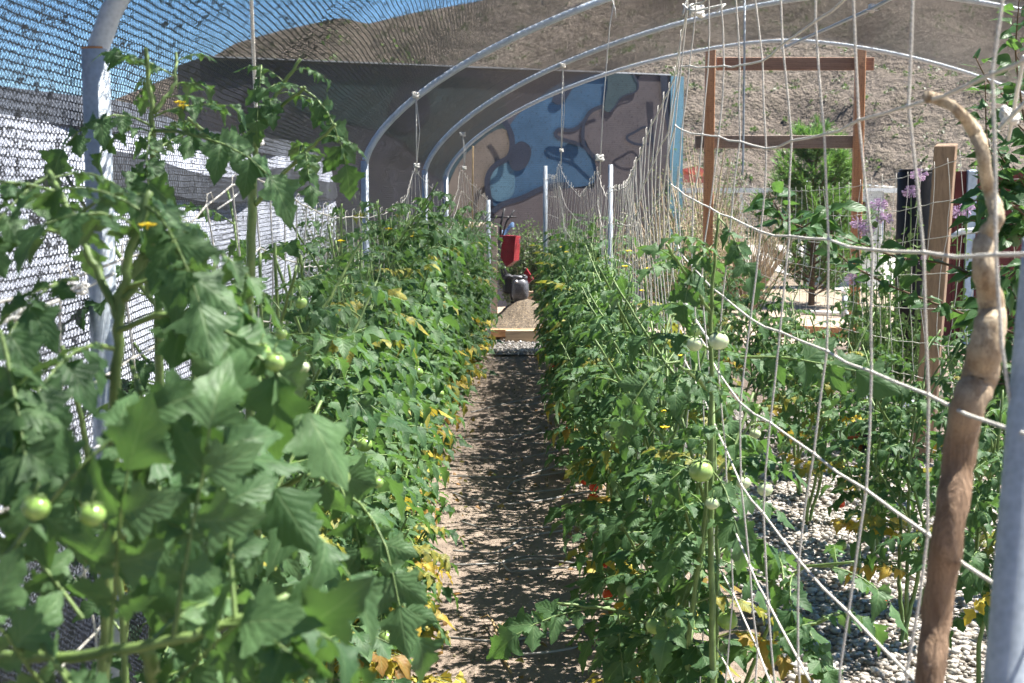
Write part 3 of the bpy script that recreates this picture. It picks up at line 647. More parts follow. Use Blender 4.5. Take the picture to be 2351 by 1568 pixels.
# ------------------------------------------------------------------ timber frame and post
t = thing('timber_frame', 'open frame of orange-brown timber posts with two cross rails in front of the hill', 'timber frame', tuple(G(1790, 780) * [1, 1, 0] + [0, 0, 0])); o = np.array(t.location)
for x, lb in ((1631, None), (1976, None)):
    p = P(x, 112, 15.9); b = MB(); b.box(np.array([p[0], 15.9, p[2] / 2 - .05]) - o, (.104, .09, p[2] + .1), bev=.006); b.build('upright', M['cedarV'], t)
for (xa, xb, yc, m, Y) in ((1645, 2006, 146, 'cedarH', 15.98), (1596, 1966, 325, 'greyH', 15.97)):
    a, c = P(xa, yc, Y), P(xb, yc + 1, Y); b = MB(); b.box((a + c) / 2 - o, (c[0] - a[0], .04, .14), bev=.004); b.build('rail', M[m], t)
p0, p1 = P(2172, 332, 8.0), P(2118, 1060, 8.3)
R = Matrix.Rotation(math.radians(28), 3, 'Z'); zax = nrm(p0 - p1); xax = nrm(np.array([math.cos(.5), math.sin(.5) * -1, 0]) - zax * np.dot(zax, [math.cos(.5), -math.sin(.5), 0])); yax = np.cross(zax, xax)
# broad face turned left towards the camera, narrow sunlit face at right
ang = math.radians(-24); xax = nrm(np.array([math.cos(ang), math.sin(ang), 0]) - zax * zax[0] * math.cos(ang)); yax = np.cross(zax, xax); xax, yax = -yax * 0 + xax, yax
t = thing('wooden_post', 'stout sawn wooden post leaning slightly among the apple leaves at right', 'post', (p1[0], p1[1], 0)); b = MB()
mid = (p0 + p1) / 2 - zax * .12 - np.array([p1[0], p1[1], 0]); b.box(mid, (.113, .113, np.linalg.norm(p0 - p1) + .24), np.stack([xax, yax, zax], 1), .004); b.build('shaft', M['post'], t)

# ------------------------------------------------------------------ mural wall
WL, WR = np.array([(470 - CX) / FPX * 18, 18.0]), np.array([(1533 - CX) / FPX * 21, 21.0])
WH = Zof(175, 21)
wd = np.append(nrm(WR - WL), 0); wn = np.array([wd[1], -wd[0], 0]) * 1.0   # towards camera
def onwall(x, y, off=0.0):
    r = P(x, y, 1.0) - [0, 0, CAMZ]; r = r; n = wn; p0 = np.array([WL[0], WL[1], 0]) + n * off; c = np.array([0, 0, CAMZ])
    tt_ = np.dot(p0 - c, n) / np.dot(r, n); return c + r * tt_
t = thing('painted_wall', 'long grey wall painted with blue, brown and dark blob shapes behind the shade house', 'painted wall', (0, 19.5, 0)); o = np.array([0, 19.5, 0.])
a, c = np.append(WL, 0), np.append(WR, 0)
b = MB(); b.poly_prism([a - o, c - o, c + [0, 0, WH] - o, a + [0, 0, Zof(133, 18)] - o], -wn * 1.2); b.build('wall_panel', M['wall'], t, False)
b = MB(); b.tube([a + wn * .02 + [0, 0, Zof(133, 18) + .01] - o, c + wn * .02 + [0, 0, WH + .01] - o], .02, 4); b.build('top_rail', M['darkcloth'], t, False)
zz = lambda L: [(783.7 + x / 3, y / 3) for x, y in L]
lay = [0]
def patch(mat, pts, smooth=True):
    lay[0] += 1; q = np.array(pts, float)
    if smooth:
        for _ in range(2):
            nx = np.roll(q, -1, 0); q = np.stack([q * .75 + nx * .25, q * .25 + nx * .75], 1).reshape(-1, 2)
    b = MB(); off = .004 * lay[0]; p3 = [onwall(x, y, off) - o for x, y in q]
    b.V.append(np.array(p3)); b.F.append(np.array([list(range(len(p3)))])); b.A.append(np.zeros((len(p3), 6))); b.n += len(p3)
    b.build('painted_shape', M['p_' + mat], t, False)
def stroke(mat, pts, wpx):
    q = np.array(pts, float); 
    for _ in range(2): q = np.concatenate([[q[0]], np.stack([q[:-1] * .75 + q[1:] * .25, q[:-1] * .25 + q[1:] * .75], 1).reshape(-1, 2), [q[-1]]])
    tg = np.gradient(q, axis=0); tg /= np.maximum(np.linalg.norm(tg, axis=1, keepdims=True), 1e-6); nn = np.stack([-tg[:, 1], tg[:, 0]], 1) * wpx / 2
    lay[0] += 1; off = .004 * lay[0]; V = [onwall(x, y, off) - o for x, y in np.concatenate([q + nn, q - nn])]; n = len(q); b = MB()
    b.add(V, [[i, i + 1, i + 1 + n, i + n] for i in range(n - 1)]); b.build('painted_outline', M['p_' + mat], t, False)
patch('green', [(640, 250), (700, 190), (980, 175), (1150, 180), (1170, 290), (1160, 380), (1020, 430), (960, 360), (900, 300)])
patch('dark', [(475, 140), (590, 140), (580, 180), (530, 196), (480, 180)])
patch('dark', [(930, 165), (985, 220), (990, 270), (960, 300), (905, 305), (890, 270), (900, 225), (920, 200)])
patch('tan', zz([(700, 1500), (720, 1300), (830, 1070), (1120, 840), (1175, 1000), (1150, 1110), (1050, 1160), (1005, 1260), (1020, 1500)]))
patch('blue', zz([(1130, 850), (1500, 560), (1700, 500), (1850, 500), (2060, 505), (1900, 760), (1700, 790), (1670, 1000), (1790, 1140), (1760, 1280), (1450, 1300), (1250, 1370), (1100, 1420), (1020, 1420), (1000, 1250), (1060, 1140), (1160, 1100), (1180, 1000)]))
patch('lblue', zz([(1015, 1340), (1010, 1240), (1060, 1150), (1140, 1110), (1200, 1180), (1190, 1360), (1080, 1400)]))
patch('brown', zz([(2040, 505), (2215, 515), (2240, 700), (2280, 1000), (2270, 1340), (1900, 1400), (1720, 1330), (1760, 1240), (1750, 1090), (1680, 980), (1672, 860), (1710, 770), (1800, 730), (1900, 660), (2040, 630)]))
patch('dark', zz([(1250, 968), (1310, 1010), (1308, 1080), (1270, 1160), (1190, 1185), (1150, 1130), (1170, 1030), (1210, 980)]))
patch('dark', zz([(1448, 700), (1465, 640), (1560, 590), (1605, 580), (1560, 670), (1500, 728)]))
patch('green', zz([(1808, 740), (1840, 560), (1820, 503), (2010, 508), (2050, 570), (2040, 640), (1930, 658), (1900, 725), (1855, 775), (1815, 768)]))
stroke('dark', zz([(1850, 775), (1890, 730), (1930, 660), (2030, 640), (2052, 580), (2010, 510)]), 4)
patch('brown', zz([(1478, 920), (1500, 888), (1580, 908), (1690, 860), (1690, 1000), (1500, 955)]))
stroke('dark', zz([(1800, 730), (1710, 765), (1668, 850), (1590, 905), (1500, 885), (1470, 920), (1490, 955), (1660, 995), (1720, 1060), (1790, 1120)]), 9)
stroke('dark', zz([(1668, 850), (1662, 930), (1668, 1000)]), 8)
stroke('dark', zz([(1110, 820), (1165, 900), (1182, 1000), (1160, 1090), (1060, 1130), (1000, 1220), (1010, 1330), (1030, 1420)]), 13)
patch('brown', zz([(1050, 1480), (1080, 1410), (1240, 1370), (1400, 1290), (1750, 1300), (2270, 1300), (2270, 1700), (1040, 1700)]))
stroke('dark', zz([(1040, 1460), (1110, 1400), (1240, 1370), (1400, 1285), (1560, 1270)]), 12)
stroke('dark', zz([(2150, 980), (2120, 890), (2085, 870), (2030, 905), (1945, 948), (2030, 1000), (2120, 990)]), 6)
patch('dark', zz([(2195, 516), (2246, 518), (2250, 760), (2262, 900), (2248, 905), (2222, 760), (2205, 640)]), False)
b = MB(); e0 = c + wn * .03 - o; b.poly_prism([e0 + [0, 0, 0], e0 + wd * .22, e0 + wd * .22 + [0, 0, WH], e0 + [0, 0, WH]], -wn * 1.0); b.build('end_panel', M['p_edge'], t, False)
# ------------------------------------------------------------------ neighbouring white tunnel behind left wall
t = thing('plastic_tunnel', 'long white plastic-covered tunnel seen through the left shade cloth', 'plastic tunnel', (-3.2, 9, 0)); o = np.array([-3.2, 9, 0.])
b = MB(); prof = [(-2.2, 0), (-2.2, .7), (-2.22, 1.4), (-2.25, 1.93)]; yl = np.linspace(2, 18, 60)
V = [[x + .03 * math.sin(y * 2.3 + z * 3), y, z] - o for y in yl for x, z in prof]; i, j = np.meshgrid(np.arange(3), np.arange(59)); a_ = (j * 4 + i).ravel(); b.add(V, np.stack([a_, a_ + 1, a_ + 5, a_ + 4], -1)); b.build('side_sheet', M['plastic_w'], t)
b = MB(); 
V = []
for y in yl:
    top = 2.15 + .1 * math.sin(y * .8); V += [np.array([-2.25, y, 1.93]) - o, np.array([-2.6, y, top - .06 - (.02 if y < 9 else .0)]) - o, np.array([-3.6, y, top + .06]) - o, np.array([-4.6, y, 1.9]) - o]
b.add(V, np.stack([a_, a_ + 1, a_ + 5, a_ + 4], -1)); b.build('roof_sheet', M['darkcloth'], t)
b = MB(); V = [np.array([x, y, z + .06 * math.sin(y)]) - o for y in yl for x, z in ((-2.17, 1.56), (-2.18, 1.65), (-2.19, 1.70), (-2.2, 1.76))]; b.add(V[36 * 4 - 60:], np.stack([a_, a_ + 1, a_ + 5, a_ + 4], -1)[:max(0, (len(V[36*4-60:]) // 4 - 1) * 3)]); b.build('dark_strip', M['darkcloth'], t)

# ------------------------------------------------------------------ tomato plants
random.seed(5)
def HLt(d): return float(np.interp(d, [1, 2.5, 4, 8, 14], [1.16, 1.40, 1.52, 1.38, 1.24]))
def HRt(d): return float(np.interp(d, [3, 3.6, 4.5, 7, 14], [1.02, 1.12, 1.28, 1.30, 1.22]))
gL, gRr, g3 = 'tomato plants of the left row', 'tomato plants of the right row', 'low tomato plants of the third row'
def lab(row, d):
    z = 'near' if d < 5 else ('middle' if d < 9 else 'far')
    if row == 'L': return {'near': 'leafy tomato plant packed in the near part of the row left of the path', 'middle': 'tomato plant in the middle stretch of the hedge-like row left of the path', 'far': 'small-looking tomato plant at the far end of the row left of the path'}[z]
    return {'near': 'leafy tomato plant in the near part of the row right of the path', 'middle': 'tomato plant in the middle stretch of the row right of the path', 'far': 'small-looking tomato plant at the far end of the row right of the path'}[z]
yy = 1.95
while yy < 6.4:
    near = yy < 3.2
    tomato_plant(-.55 + rnd(-.04, .04), yy, HLt(yy) * rnd(.95, 1.04), lab('L', yy), gL, 2 if yy < 3.4 else 1, 2 if yy < 3.0 else 3, .9 if near else 1.1, .20 if near else .22, 1.0, .17, 2, 0, 1, side=np.array([.35, 0, 0]))
    yy += .40
tomato_plant(-.44, 4.35, .46, 'low tomato plant gone mostly yellow at the path edge, bottom left of the path', gL, 2, 3, 2.4, .22, 2.6, .22, 0, 0, 0, side=np.array([.5, -.2, 0]))
tomato_plant(-.46, 5.1, .5, 'second low yellowing tomato plant further back at the left path edge', gL, 1, 3, 2.2, .2, 1.6, .2, 0, 0, 0, side=np.array([.5, -.2, 0]))
varL = []
for q in range(7):
    d = yy + q * .38; varL.append(tomato_plant(-.56, d, HLt(d), lab('L', d), gL, 1, 3, 1.15, .23, 1.0, .17, 1, 1 if q in (1, 4) else 0, 1, side=np.array([.35, 0, 0])))
d = yy + 7 * .38; q = 0
while d < 14.3:
    c = copy_tree(varL[(q * 3) % 7]); c.location = (float(np.interp(d, [9, 14.3], [-.56, -.36])) + rnd(-.04, .04), d, 0); c.scale = (1, 1, HLt(d) / HLt(8)); c['label'] = lab('L', d); d += .36; q += 1
random.seed(8)
yy = 3.35
while yy < 7.2:
    tomato_plant(.46 + rnd(-.03, .05), yy, HRt(yy) * rnd(.93, 1.05), lab('R', yy), gRr, 2 if yy < 3.8 else 1, 3, .95, .22, .9, .17, 2, 1 if yy > 5 else 0, 1, side=np.array([-.2, -.1, 0]))
    yy += .42
varR = []
for q in range(6):
    d = yy + q * .38; varR.append(tomato_plant(.46, d, HRt(d), lab('R', d), gRr, 1, 3, 1.15, .23, .8, .17, 1, 1 if q in (2, 4) else 0, 1, side=np.array([-.3, 0, 0])))
d = yy + 6 * .38; q = 0
while d < 14.3:
    c = copy_tree(varR[(q * 5) % 6]); c.location = (float(np.interp(d, [9, 14.3], [.48, .50])) + rnd(-.04, .04), d, 0); c.scale = (1, 1, HRt(d) / HRt(8)); c['label'] = lab('R', d); d += .36; q += 1
# third row, lower and more open
random.seed(21)
for q in range(15):
    d = 4.3 + q * .62; tomato_plant(1.52 + rnd(-.12, .12) + (.0 if d > 6 else rnd(-.15, .1)), d, rnd(.85, 1.05), 'low open tomato plant with bare lower stems, between the two nets at right', g3, 1 if d < 8 else 0, 3, 1.05, .21, .8, .14, 1 if d < 8 else 0, 1 if q in (1, 3) else 0, 0, start=.28, lean=(rnd(-.1, .12), rnd(-.1, .1)))
for (x, y, h) in ((2.05, 5.3, .75), (2.1, 6.4, .85), (2.35, 7.3, .8), (2.5, 8.6, .8), (2.3, 9.6, .8), (2.7, 11, .8)):
    tomato_plant(x, y, h, 'low bushy tomato plant right of the thin white net, below the apple leaves', 'low bushes beyond the third row', 1, 3, .8, .2, .5, .14, 0, 0, 0, start=.2)

# ------------------------------------------------------------------ hero shoots
def hero(name, label, base, shoots, leaves=(), fruits=(), flowers=(), hi=True):
    t = thing(name, label, 'tomato plant', tuple(base)); o = np.asarray(base, float); SB, LV = MB(), Leaves()
    for (pts, r0, r1, nl, ll, st) in shoots:
        shoot(SB, LV, [P(*p) - o for p in pts], r0, r1, nl, ll, 1, st, 0.0, droop=(.35, .9))
    for (pa_, pb_, L_, up_, dr) in leaves:
        a_, b_ = P(*pa_) - o, P(*pb_) - o; comp_leaf(SB, LV, a_, b_ - a_, L_, (rnd(.2, 1), 0, 0), dr, 1, np.array(up_, float), size=1.05)
    SB.build('stem', M['stem'], t); f = MB(); LV.flush(f, TH); f.build('foliage', M['leaf'], t)
    for (x, y, d, r, m) in fruits: fruit(P(x, y, d) - o, r, M[m], t)
    for (x, y, d) in flowers: flower(P(x, y, d) - o, .0095, t)
    return t
random.seed(77)
UP = (0, -.55, .85)
hero('tomato_plant', 'tall leafy tomato shoot with a yellow flower rising in front of the nearest pipe post', (-.58, 2.3, 0),
     [([(350, 1500, 2.35), (365, 900, 2.3), (362, 500, 2.25), (350, 300, 2.2), (335, 110, 2.2)], .009, .003, 6, .14, .6), ([(352, 260, 2.2), (400, 200, 2.22), (405, 120, 2.25)], .004, .002, 4, .10, .3)],
     leaves=[((350, 290, 2.2), (260, 190, 2.15), .16, UP, .9), ((350, 290, 2.2), (310, 330, 2.05), .17, UP, .8), ((352, 300, 2.2), (470, 260, 2.15), .22, UP, .5)], flowers=[(412, 232, 2.18), (420, 240, 2.18)])
hero('tomato_plant', 'tallest forked tomato plant beside the thick white rope, with bare pale green stems', (-.52, 2.7, 0),
     [([(585, 1500, 2.8), (572, 900, 2.75), (575, 600, 2.7), (580, 400, 2.7)], .0098, .0085, 1, .15, .6), ([(580, 395, 2.7), (592, 300, 2.7), (625, 230, 2.7), (690, 135, 2.7)], .006, .003, 4, .10, .6), ([(580, 395, 2.7), (510, 335, 2.68), (450, 285, 2.66), (430, 270, 2.65)], .005, .003, 2, .11, .6),
      ([(585, 470, 2.7), (640, 410, 2.65), (700, 350, 2.6), (770, 285, 2.55)], .005, .003, 3, .13, .55), ([(600, 300, 2.7), (650, 240, 2.65), (700, 200, 2.6)], .004, .003, 2, .13, .7), ([(583, 400, 2.7), (565, 330, 2.7), (545, 250, 2.7)], .004, .002, 2, .10, .7)],
     leaves=[((690, 200, 2.62), (770, 220, 2.6), .17, UP, 1.2), ((600, 150, 2.7), (590, 180, 2.6), .13, UP, 1.0)])
hero('tomato_plant', 'big-leaved tomato plant with a thick stem filling the left foreground', (-.46, 1.5, 0),
     [([(235, 1700, 1.5), (250, 1250, 1.5), (265, 900, 1.48), (275, 700, 1.48), (300, 560, 1.48), (345, 440, 1.5)], .0078, .004, 4, .17, .45), ([(275, 740, 1.48), (215, 600, 1.5), (150, 470, 1.55), (110, 390, 1.6)], .005, .003, 5, .17, .45), ([(285, 690, 1.48), (360, 590, 1.5), (430, 520, 1.55)], .005, .003, 4, .17, .4),
      ([(250, 1290, 1.5), (330, 1170, 1.48), (420, 1110, 1.45), (520, 1130, 1.42)], .007, .004, 3, .2, .6), ([(240, 1310, 1.5), (130, 1190, 1.5), (0, 1100, 1.5)], .008, .005, 2, .2, .5)],
     leaves=[((300, 830, 1.42), (420, 900, 1.25), .24, (0, -.8, .6), .9), ((260, 800, 1.42), (110, 720, 1.3), .2, UP, .4), ((300, 940, 1.4), (470, 900, 1.32), .2, UP, .5), ((0, 760, 1.3), (60, 900, 1.2), .18, (0, -.8, .6), .6), ((270, 760, 1.45), (520, 560, 1.4), .25, UP, .9),
             ((180, 640, 1.5), (60, 590, 1.4), .18, UP, .7), ((120, 400, 1.6), (0, 430, 1.5), .18, UP, .4), ((330, 470, 1.5), (450, 500, 1.4), .18, UP, .6)],
     fruits=[(83, 1166, 1.0, .0096, 'tgreen'), (212, 1182, 1.02, .0094, 'tgreen')], flowers=[(338, 512, 1.42), (432, 650, 1.6), (415, 655, 1.6)])
hero('tomato_plant', 'lowest foreground tomato spray reaching across the bottom left corner of the picture', (-.40, 1.25, 0),
     [([(300, 2500, 1.3), (400, 1800, 1.25), (370, 1600, 1.18), (330, 1488, 1.12)], .012, .006, 0, .2, .5), ([(-120, 1510, 1.2), (200, 1505, 1.12), (400, 1470, 1.1), (540, 1425, 1.1), (660, 1370, 1.12), (720, 1375, 1.15)], .0052, .003, 5, .15, .1)],
     leaves=[((250, 1520, 1.12), (230, 1330, 1.1), .17, (0, -.9, .4), .1), ((540, 1425, 1.1), (520, 1260, 1.12), .17, (0, -.9, .4), .05), ((100, 1480, 1.1), (200, 1600, 1.05), .2, (0, -.8, .5), .2), ((400, 1470, 1.1), (420, 1280, 1.1), .17, (0, -.9, .4), .1), ((0, 1300, 1.1), (80, 1180, 1.1), .17, (0, -.9, .4), .2), ((60, 1500, 1.12), (0, 1400, 1.1), .17, (0, -.8, .5), .1), ((160, 1640, 1.15), (60, 1540, 1.1), .17, (0, -.8, .6), .1), ((320, 1640, 1.15), (430, 1540, 1.1), .17, (0, -.8, .6), .1), ((520, 1640, 1.15), (600, 1540, 1.1), .17, (0, -.8, .6), .1), ((190, 1420, 1.2), (120, 1330, 1.2), .15, (0, -.8, .5), .2)])
hero('tomato_plant', 'tomato plant with broad veined leaves leaning towards the path over yellowed lower leaves', (-.42, 2.1, 0),
     [([(590, 1650, 2.15), (592, 1200, 2.1), (600, 950, 2.1), (575, 700, 2.15)], .008, .005, 7, .18, .25), ([(592, 1150, 2.1), (700, 1090, 2.0), (790, 1110, 1.97), (840, 1180, 1.95)], .005, .003, 3, .16, .35)],
     leaves=[((620, 1180, 2.0), (740, 1060, 1.9), .22, (-.2, -.8, .5), .15), ((700, 1110, 2.0), (640, 1150, 1.9), .22, (0, -.8, .5), .9), ((790, 1130, 1.95), (850, 1150, 1.9), .20, (0, -.7, .7), .7), ((600, 1230, 2.0), (560, 1290, 1.9), .22, (0, -.7, .7), .8), ((800, 1190, 1.92), (860, 1240, 1.9), .19, (0, -.6, .8), .5), ((590, 1000, 2.1), (480, 950, 1.95), .22, UP, .6)],
     fruits=[(780, 1097, 1.5, .0112, 'tgreen'), (866, 1108, 1.8, .008, 'tgreen'), (630, 832, 1.38, .010, 'tgreen'), (600, 808, 1.42, .0095, 'tgreen'), (545, 800, 1.42, .0072, 'tpale'), (695, 843, 1.5, .0072, 'tpale'), (645, 766, 2.4, .011, 'tgreen'), (690, 695, 2.6, .012, 'tgreen'), (765, 1150, 2.1, .010, 'tpale'), (655, 1140, 2.1, .014, 'tgreen'), (552, 1390, 1.9, .015, 'tgreen')])
random.seed(31)
hero('tomato_plant', 'upright tomato shoot with small pale tomatoes standing behind the middle of the near net', (.46, 3.2, 0),
     [([(1640, 1700, 3.2), (1632, 1250, 3.2), (1634, 950, 3.2), (1632, 700, 3.2), (1650, 490, 3.2)], .0085, .003, 9, .17, .25), ([(1634, 720, 3.2), (1580, 640, 3.15), (1530, 560, 3.1)], .004, .003, 3, .15, .5), ([(1632, 900, 3.2), (1590, 860, 3.1), (1560, 840, 3.0)], .005, .003, 2, .17, .5)],
     leaves=[((1560, 830, 3.05), (1440, 790, 2.95), .2, (0, -.9, .4), .9), ((1640, 560, 3.2), (1560, 610, 3.1), .18, UP, .9), ((1700, 820, 3.1), (1880, 820, 3.0), .26, (0, -.9, .5), .15), ((1650, 500, 3.2), (1720, 560, 3.1), .17, UP, .6), ((1634, 1080, 3.2), (1760, 1150, 3.0), .2, UP, .6)],
     fruits=[(1595, 790, 3.1, .018, 'tpale'), (1650, 783, 3.05, .0215, 'tpale'), (1592, 760, 3.2, .017, 'tgreen'), (1610, 1082, 3.0, .026, 'tgreen'), (1635, 1156, 3.0, .015, 'tpale'), (1756, 1124, 3.0, .0165, 'tpale'), (1707, 1108, 3.1, .016, 'tpale'), (1505, 1436, 3.2, .023, 'tgreen'), (1552, 1415, 3.2, .025, 'tgreen'), (1670, 1425, 3.3, .024, 'tgreen')])
hero('tomato_plant', 'tomato branch with broad leaves stretching out over the path at the bottom', (.42, 3.7, 0),
     [([(1620, 1560, 3.7), (1530, 1450, 3.6), (1420, 1400, 3.5), (1280, 1385, 3.45)], .006, .003, 4, .2, .3), ([(1700, 1600, 3.5), (1780, 1400, 3.4), (1830, 1300, 3.3), (1960, 1290, 3.2)], .006, .003, 5, .2, .3), ([(1700, 1650, 3.5), (1820, 1450, 3.3), (1900, 1420, 3.1)], .006, .003, 4, .2, .3)],
     leaves=[((1400, 1395, 3.5), (1220, 1375, 3.4), .26, (.1, -.8, .6), .35), ((1420, 1400, 3.5), (1430, 1500, 3.4), .24, (0, -.9, .3), .6), ((1500, 1440, 3.5), (1560, 1540, 3.4), .24, (0, -.9, .4), .7), ((1560, 1500, 3.5), (1530, 1340, 3.4), .22, UP, .8)])

# ------------------------------------------------------------------ other vegetation
def shrub(name, label, cat, base, rx, ry, h, n, leafmat, size, twigs=18, group=None, stemmat='twig', z0=.0, tmpl=TS):
    t = thing(name, label, cat, tuple(base), group); b = MB(); LV = Leaves(); tips = []
    for q in range(twigs):
        a = rnd(0, 6.28); rr_ = rnd(.2, 1) ** .5; e = np.array([math.cos(a) * rx * rr_, math.sin(a) * ry * rr_, h * rnd(.55, 1.0) * (1.12 - .5 * rr_ ** 2)]); m_ = e * .5 + rv(.04) * np.array([rx, ry, h]); 
        b.tube([[0, 0, -.02], m_, e], [.008 * h, .005 * h, .0015 * h], 4, False); tips.append((m_, e))
    for q in range(n):
        m_, e = random.choice(tips); f = rnd(-.3, 1.0); p = m_ + (e - m_) * f + rv(.11) * np.array([rx, ry, h * .5]); LV.add(p, rv(1), nrm(rv(1) + [0, 0, .8]), size * rnd(.6, 1.4), (rnd(0, 1), 0, 0))
    b.build('stem', M[stemmat], t); f = MB(); LV.flush(f, tmpl); f.build('foliage', M[leafmat], t); return t
random.seed(41)
gS = 'dry shrubs in front of the painted wall'
shrub('desert_shrub', 'straggly dry shrub in front of the right end of the mural', 'shrub', (1.95, 17.6, 0), .75, .5, 1.9, 5200, 'dry', .028, 60, gS)
shrub('desert_shrub', 'small olive shrub beside the red machine, below the blue mural', 'shrub', (.16, 17.6, 0), .42, .3, 1.3, 11000, 'darkbush', .035, 40, gS)
shrub('desert_shrub', 'upright grey-green shrub between the two net posts', 'shrub', (1.12, 17.2, 0), .35, .4, 1.6, 2400, 'bush', .026, 40, gS)
shrub('desert_shrub', 'pale-leaved bush seen through the shade cloth behind the second hoop', 'shrub', (-1.75, 15.2, 0), .65, .6, 1.8, 3600, 'bush', .05, 30, gS)
shrub('desert_shrub', 'pale bush seen through the shade cloth next to the third hoop', 'shrub', (-.95, 16.2, 0), .4, .4, 1.7, 1600, 'bush', .045, 24, gS)
shrub('desert_shrub', 'tangled leafless shrub left of the young pine', 'shrub', (3.05, 18.6, 0), .7, .6, 1.6, 1500, 'dry', .02, 150, gS)
shrub('desert_shrub', 'feathery yellow-green shrub left of the timber frame', 'shrub', (2.75, 20.5, 0), .7, .7, 2.6, 3500, 'bush', .03, 60, gS)
shrub('desert_shrub', 'dark bushy tree beyond the right of the sawn wooden post', 'shrub', (7.6, 22, 0), 1.1, 1.1, 2.2, 6000, 'bush', .06, 40, gS)
shrub('green_shrub', 'loose light green shrub in front of the black drum', 'shrub', (2.45, 9.3, 0), .32, .3, 1.35, 1500, 'tree', .045, 30, 'green shrubs beyond the net', 'stem')
shrub('green_shrub', 'darker green shrub right of the sawn wooden post, below the white pipe', 'shrub', (3.15, 8.8, 0), .45, .35, 1.2, 2600, 'apple', .05, 30, 'green shrubs beyond the net', 'stem')
shrub('broadleaf_tree', 'green tree whose crown shows above the mural wall', 'tree', (-2.6, 26, 0), 1.5, 1.3, 4.3, 9000, 'tree', .09, 50, None, 'bark')
# young pine
t = thing('young_pine', 'young green pine behind the thin white net, below the timber rail', 'pine tree', tuple(G(1862, 700))); b = MB(); LV = Leaves(); H = 2.62; sc_ = t.location[1] / 20.
top = Zof(280, t.location[1]); b.tube([[0, 0, -.05], [.02, 0, top * .5], [0.03, 0, top]], [.05, .03, .008], 7)
for q in range(120):
    f = .04 + .9 * random.random() ** 1.25; z = top * f; a = rnd(0, 6.28); L = (.95 * (1 - f) ** .75 + .08) * rnd(.7, 1.05); e = np.array([math.cos(a) * L, math.sin(a) * L, z + L * .75]); s_ = np.array([.02, 0, z]); m_ = (s_ + e) / 2 - [0, 0, L * .14]
    b.tube([s_, m_, e], [.014, .009, .005], 4, False)
    for k in range(150):
        g = rnd(.25, 1.05); p = (s_ * (1 - g) ** 2 + 2 * m_ * g * (1 - g) + e * g * g); dd = nrm(e - m_); LV.add(p, nrm(dd * .9 + rv(.55)), rv(1), rnd(.10, .17), (rnd(0, 1), 0, 0), 0)
for k in range(160): LV.add(np.array([.03, 0, rnd(top * .86, top * 1.01)]), nrm(np.array([0, 0, 1]) + rv(.4)), rv(1), .1, (rnd(0, 1), 0, 0), 0)
b.build('trunk', M['bark'], t); f = MB(); nd = leaflet(2, 2, .5, 0, 0, 0, 0, 0, 0)
NV = np.array([[-.045, 0, 0], [.045, 0, 0], [.02, 1, 0], [-.02, 1, 0]]); LV.flush(f, [(NV, np.array([[0, 1, 2, 3]]), np.zeros((4, 6)))]); f.build('foliage', M['pine'], t)
# apple tree at right
def oval_branch(SB, LV, pts, r0, r1, n, L, droop=.3, mul=1.7):
    n = int(n * mul)
    pts = np.array(pts, float); m = 6 * (len(pts) - 1) + 1; tt = np.linspace(0, len(pts) - 1, m); sm = np.stack([np.interp(tt, np.arange(len(pts)), pts[:, c]) for c in range(3)], 1)
    for _ in range(2): sm[1:-1] = (sm[:-2] + sm[1:-1] * 2 + sm[2:]) / 4
    SB.tube(sm, np.linspace(r0, r1, m), 6); az = 0
    for q in range(n):
        f = (q + .5) / n; i0 = min(int(f * (m - 1)), m - 2); p = sm[i0]; tg = nrm(sm[i0 + 1] - p); az += 2.4; h = nrm(np.array([math.cos(az), math.sin(az) * .7, rnd(-.3, .5)]))
        st = p + h * .02; SB.tube([p, st], .0012, 3, False); LV.add(st, nrm(h + tg * .5 - np.array([0, 0, droop * rnd(0, 2.2)])), nrm(np.array([rnd(-.5, .5), -.5, .8]) + rv(.25)), L * rnd(.7, 1.15), (rnd(0, 1), 0, 0))
random.seed(19)
base = np.array([2.35, 5.6, 0]); t = thing('apple_tree', 'young fruit tree with dark oval leaves reaching in from the right edge', 'tree', tuple(base)); SB, LV = MB(), Leaves()
Q = lambda x, y, d: P(x, y, d) - base
SB.tube([[0, 0, -.05], [.05, 0, .7], [.02, 0, 1.4], [.1, .1, 2.2]], [.028, .022, .016, .006], 8)
oval_branch(SB, LV, [Q(2420, 720, 5.4), Q(2351, 690, 5.4), Q(2180, 605, 5.4), Q(2060, 592, 5.4), Q(1964, 554, 5.3), Q(1860, 529, 5.2), Q(1790, 500, 5.1)], .007, .0025, 34, .085)
oval_branch(SB, LV, [Q(2420, 800, 5.6), Q(2207, 719, 5.5), Q(2134, 692, 5.5), Q(2040, 655, 5.4), Q(1954, 609, 5.4), Q(1900, 560, 5.4)], .006, .0025, 26, .08)
oval_branch(SB, LV, [Q(2300, 560, 5.4), Q(2290, 400, 5.4), Q(2264, 313, 5.4), Q(2262, 187, 5.4)], .005, .002, 18, .085)
oval_branch(SB, LV, [Q(2400, 420, 5.4), Q(2351, 280, 5.2), Q(2330, 120, 5.1), Q(2340, 0, 5.0)], .006, .002, 24, .09)
oval_branch(SB, LV, [Q(2420, 560, 5.3), Q(2340, 480, 5.2), Q(2270, 440, 5.2), Q(2225, 470, 5.2)], .006, .002, 26, .085)
oval_branch(SB, LV, [Q(2420, 600, 5.1), Q(2330, 620, 5.0), Q(2275, 700, 5.0), Q(2240, 740, 5.0)], .006, .002, 26, .085)
oval_branch(SB, LV, [Q(1800, 510, 5.1), Q(1780, 470, 5.1), Q(1765, 440, 5.1)], .003, .002, 6, .1)
oval_branch(SB, LV, [Q(1830, 530, 5.1), Q(1880, 500, 5.0), Q(1930, 470, 5.0)], .003, .002, 8, .1)
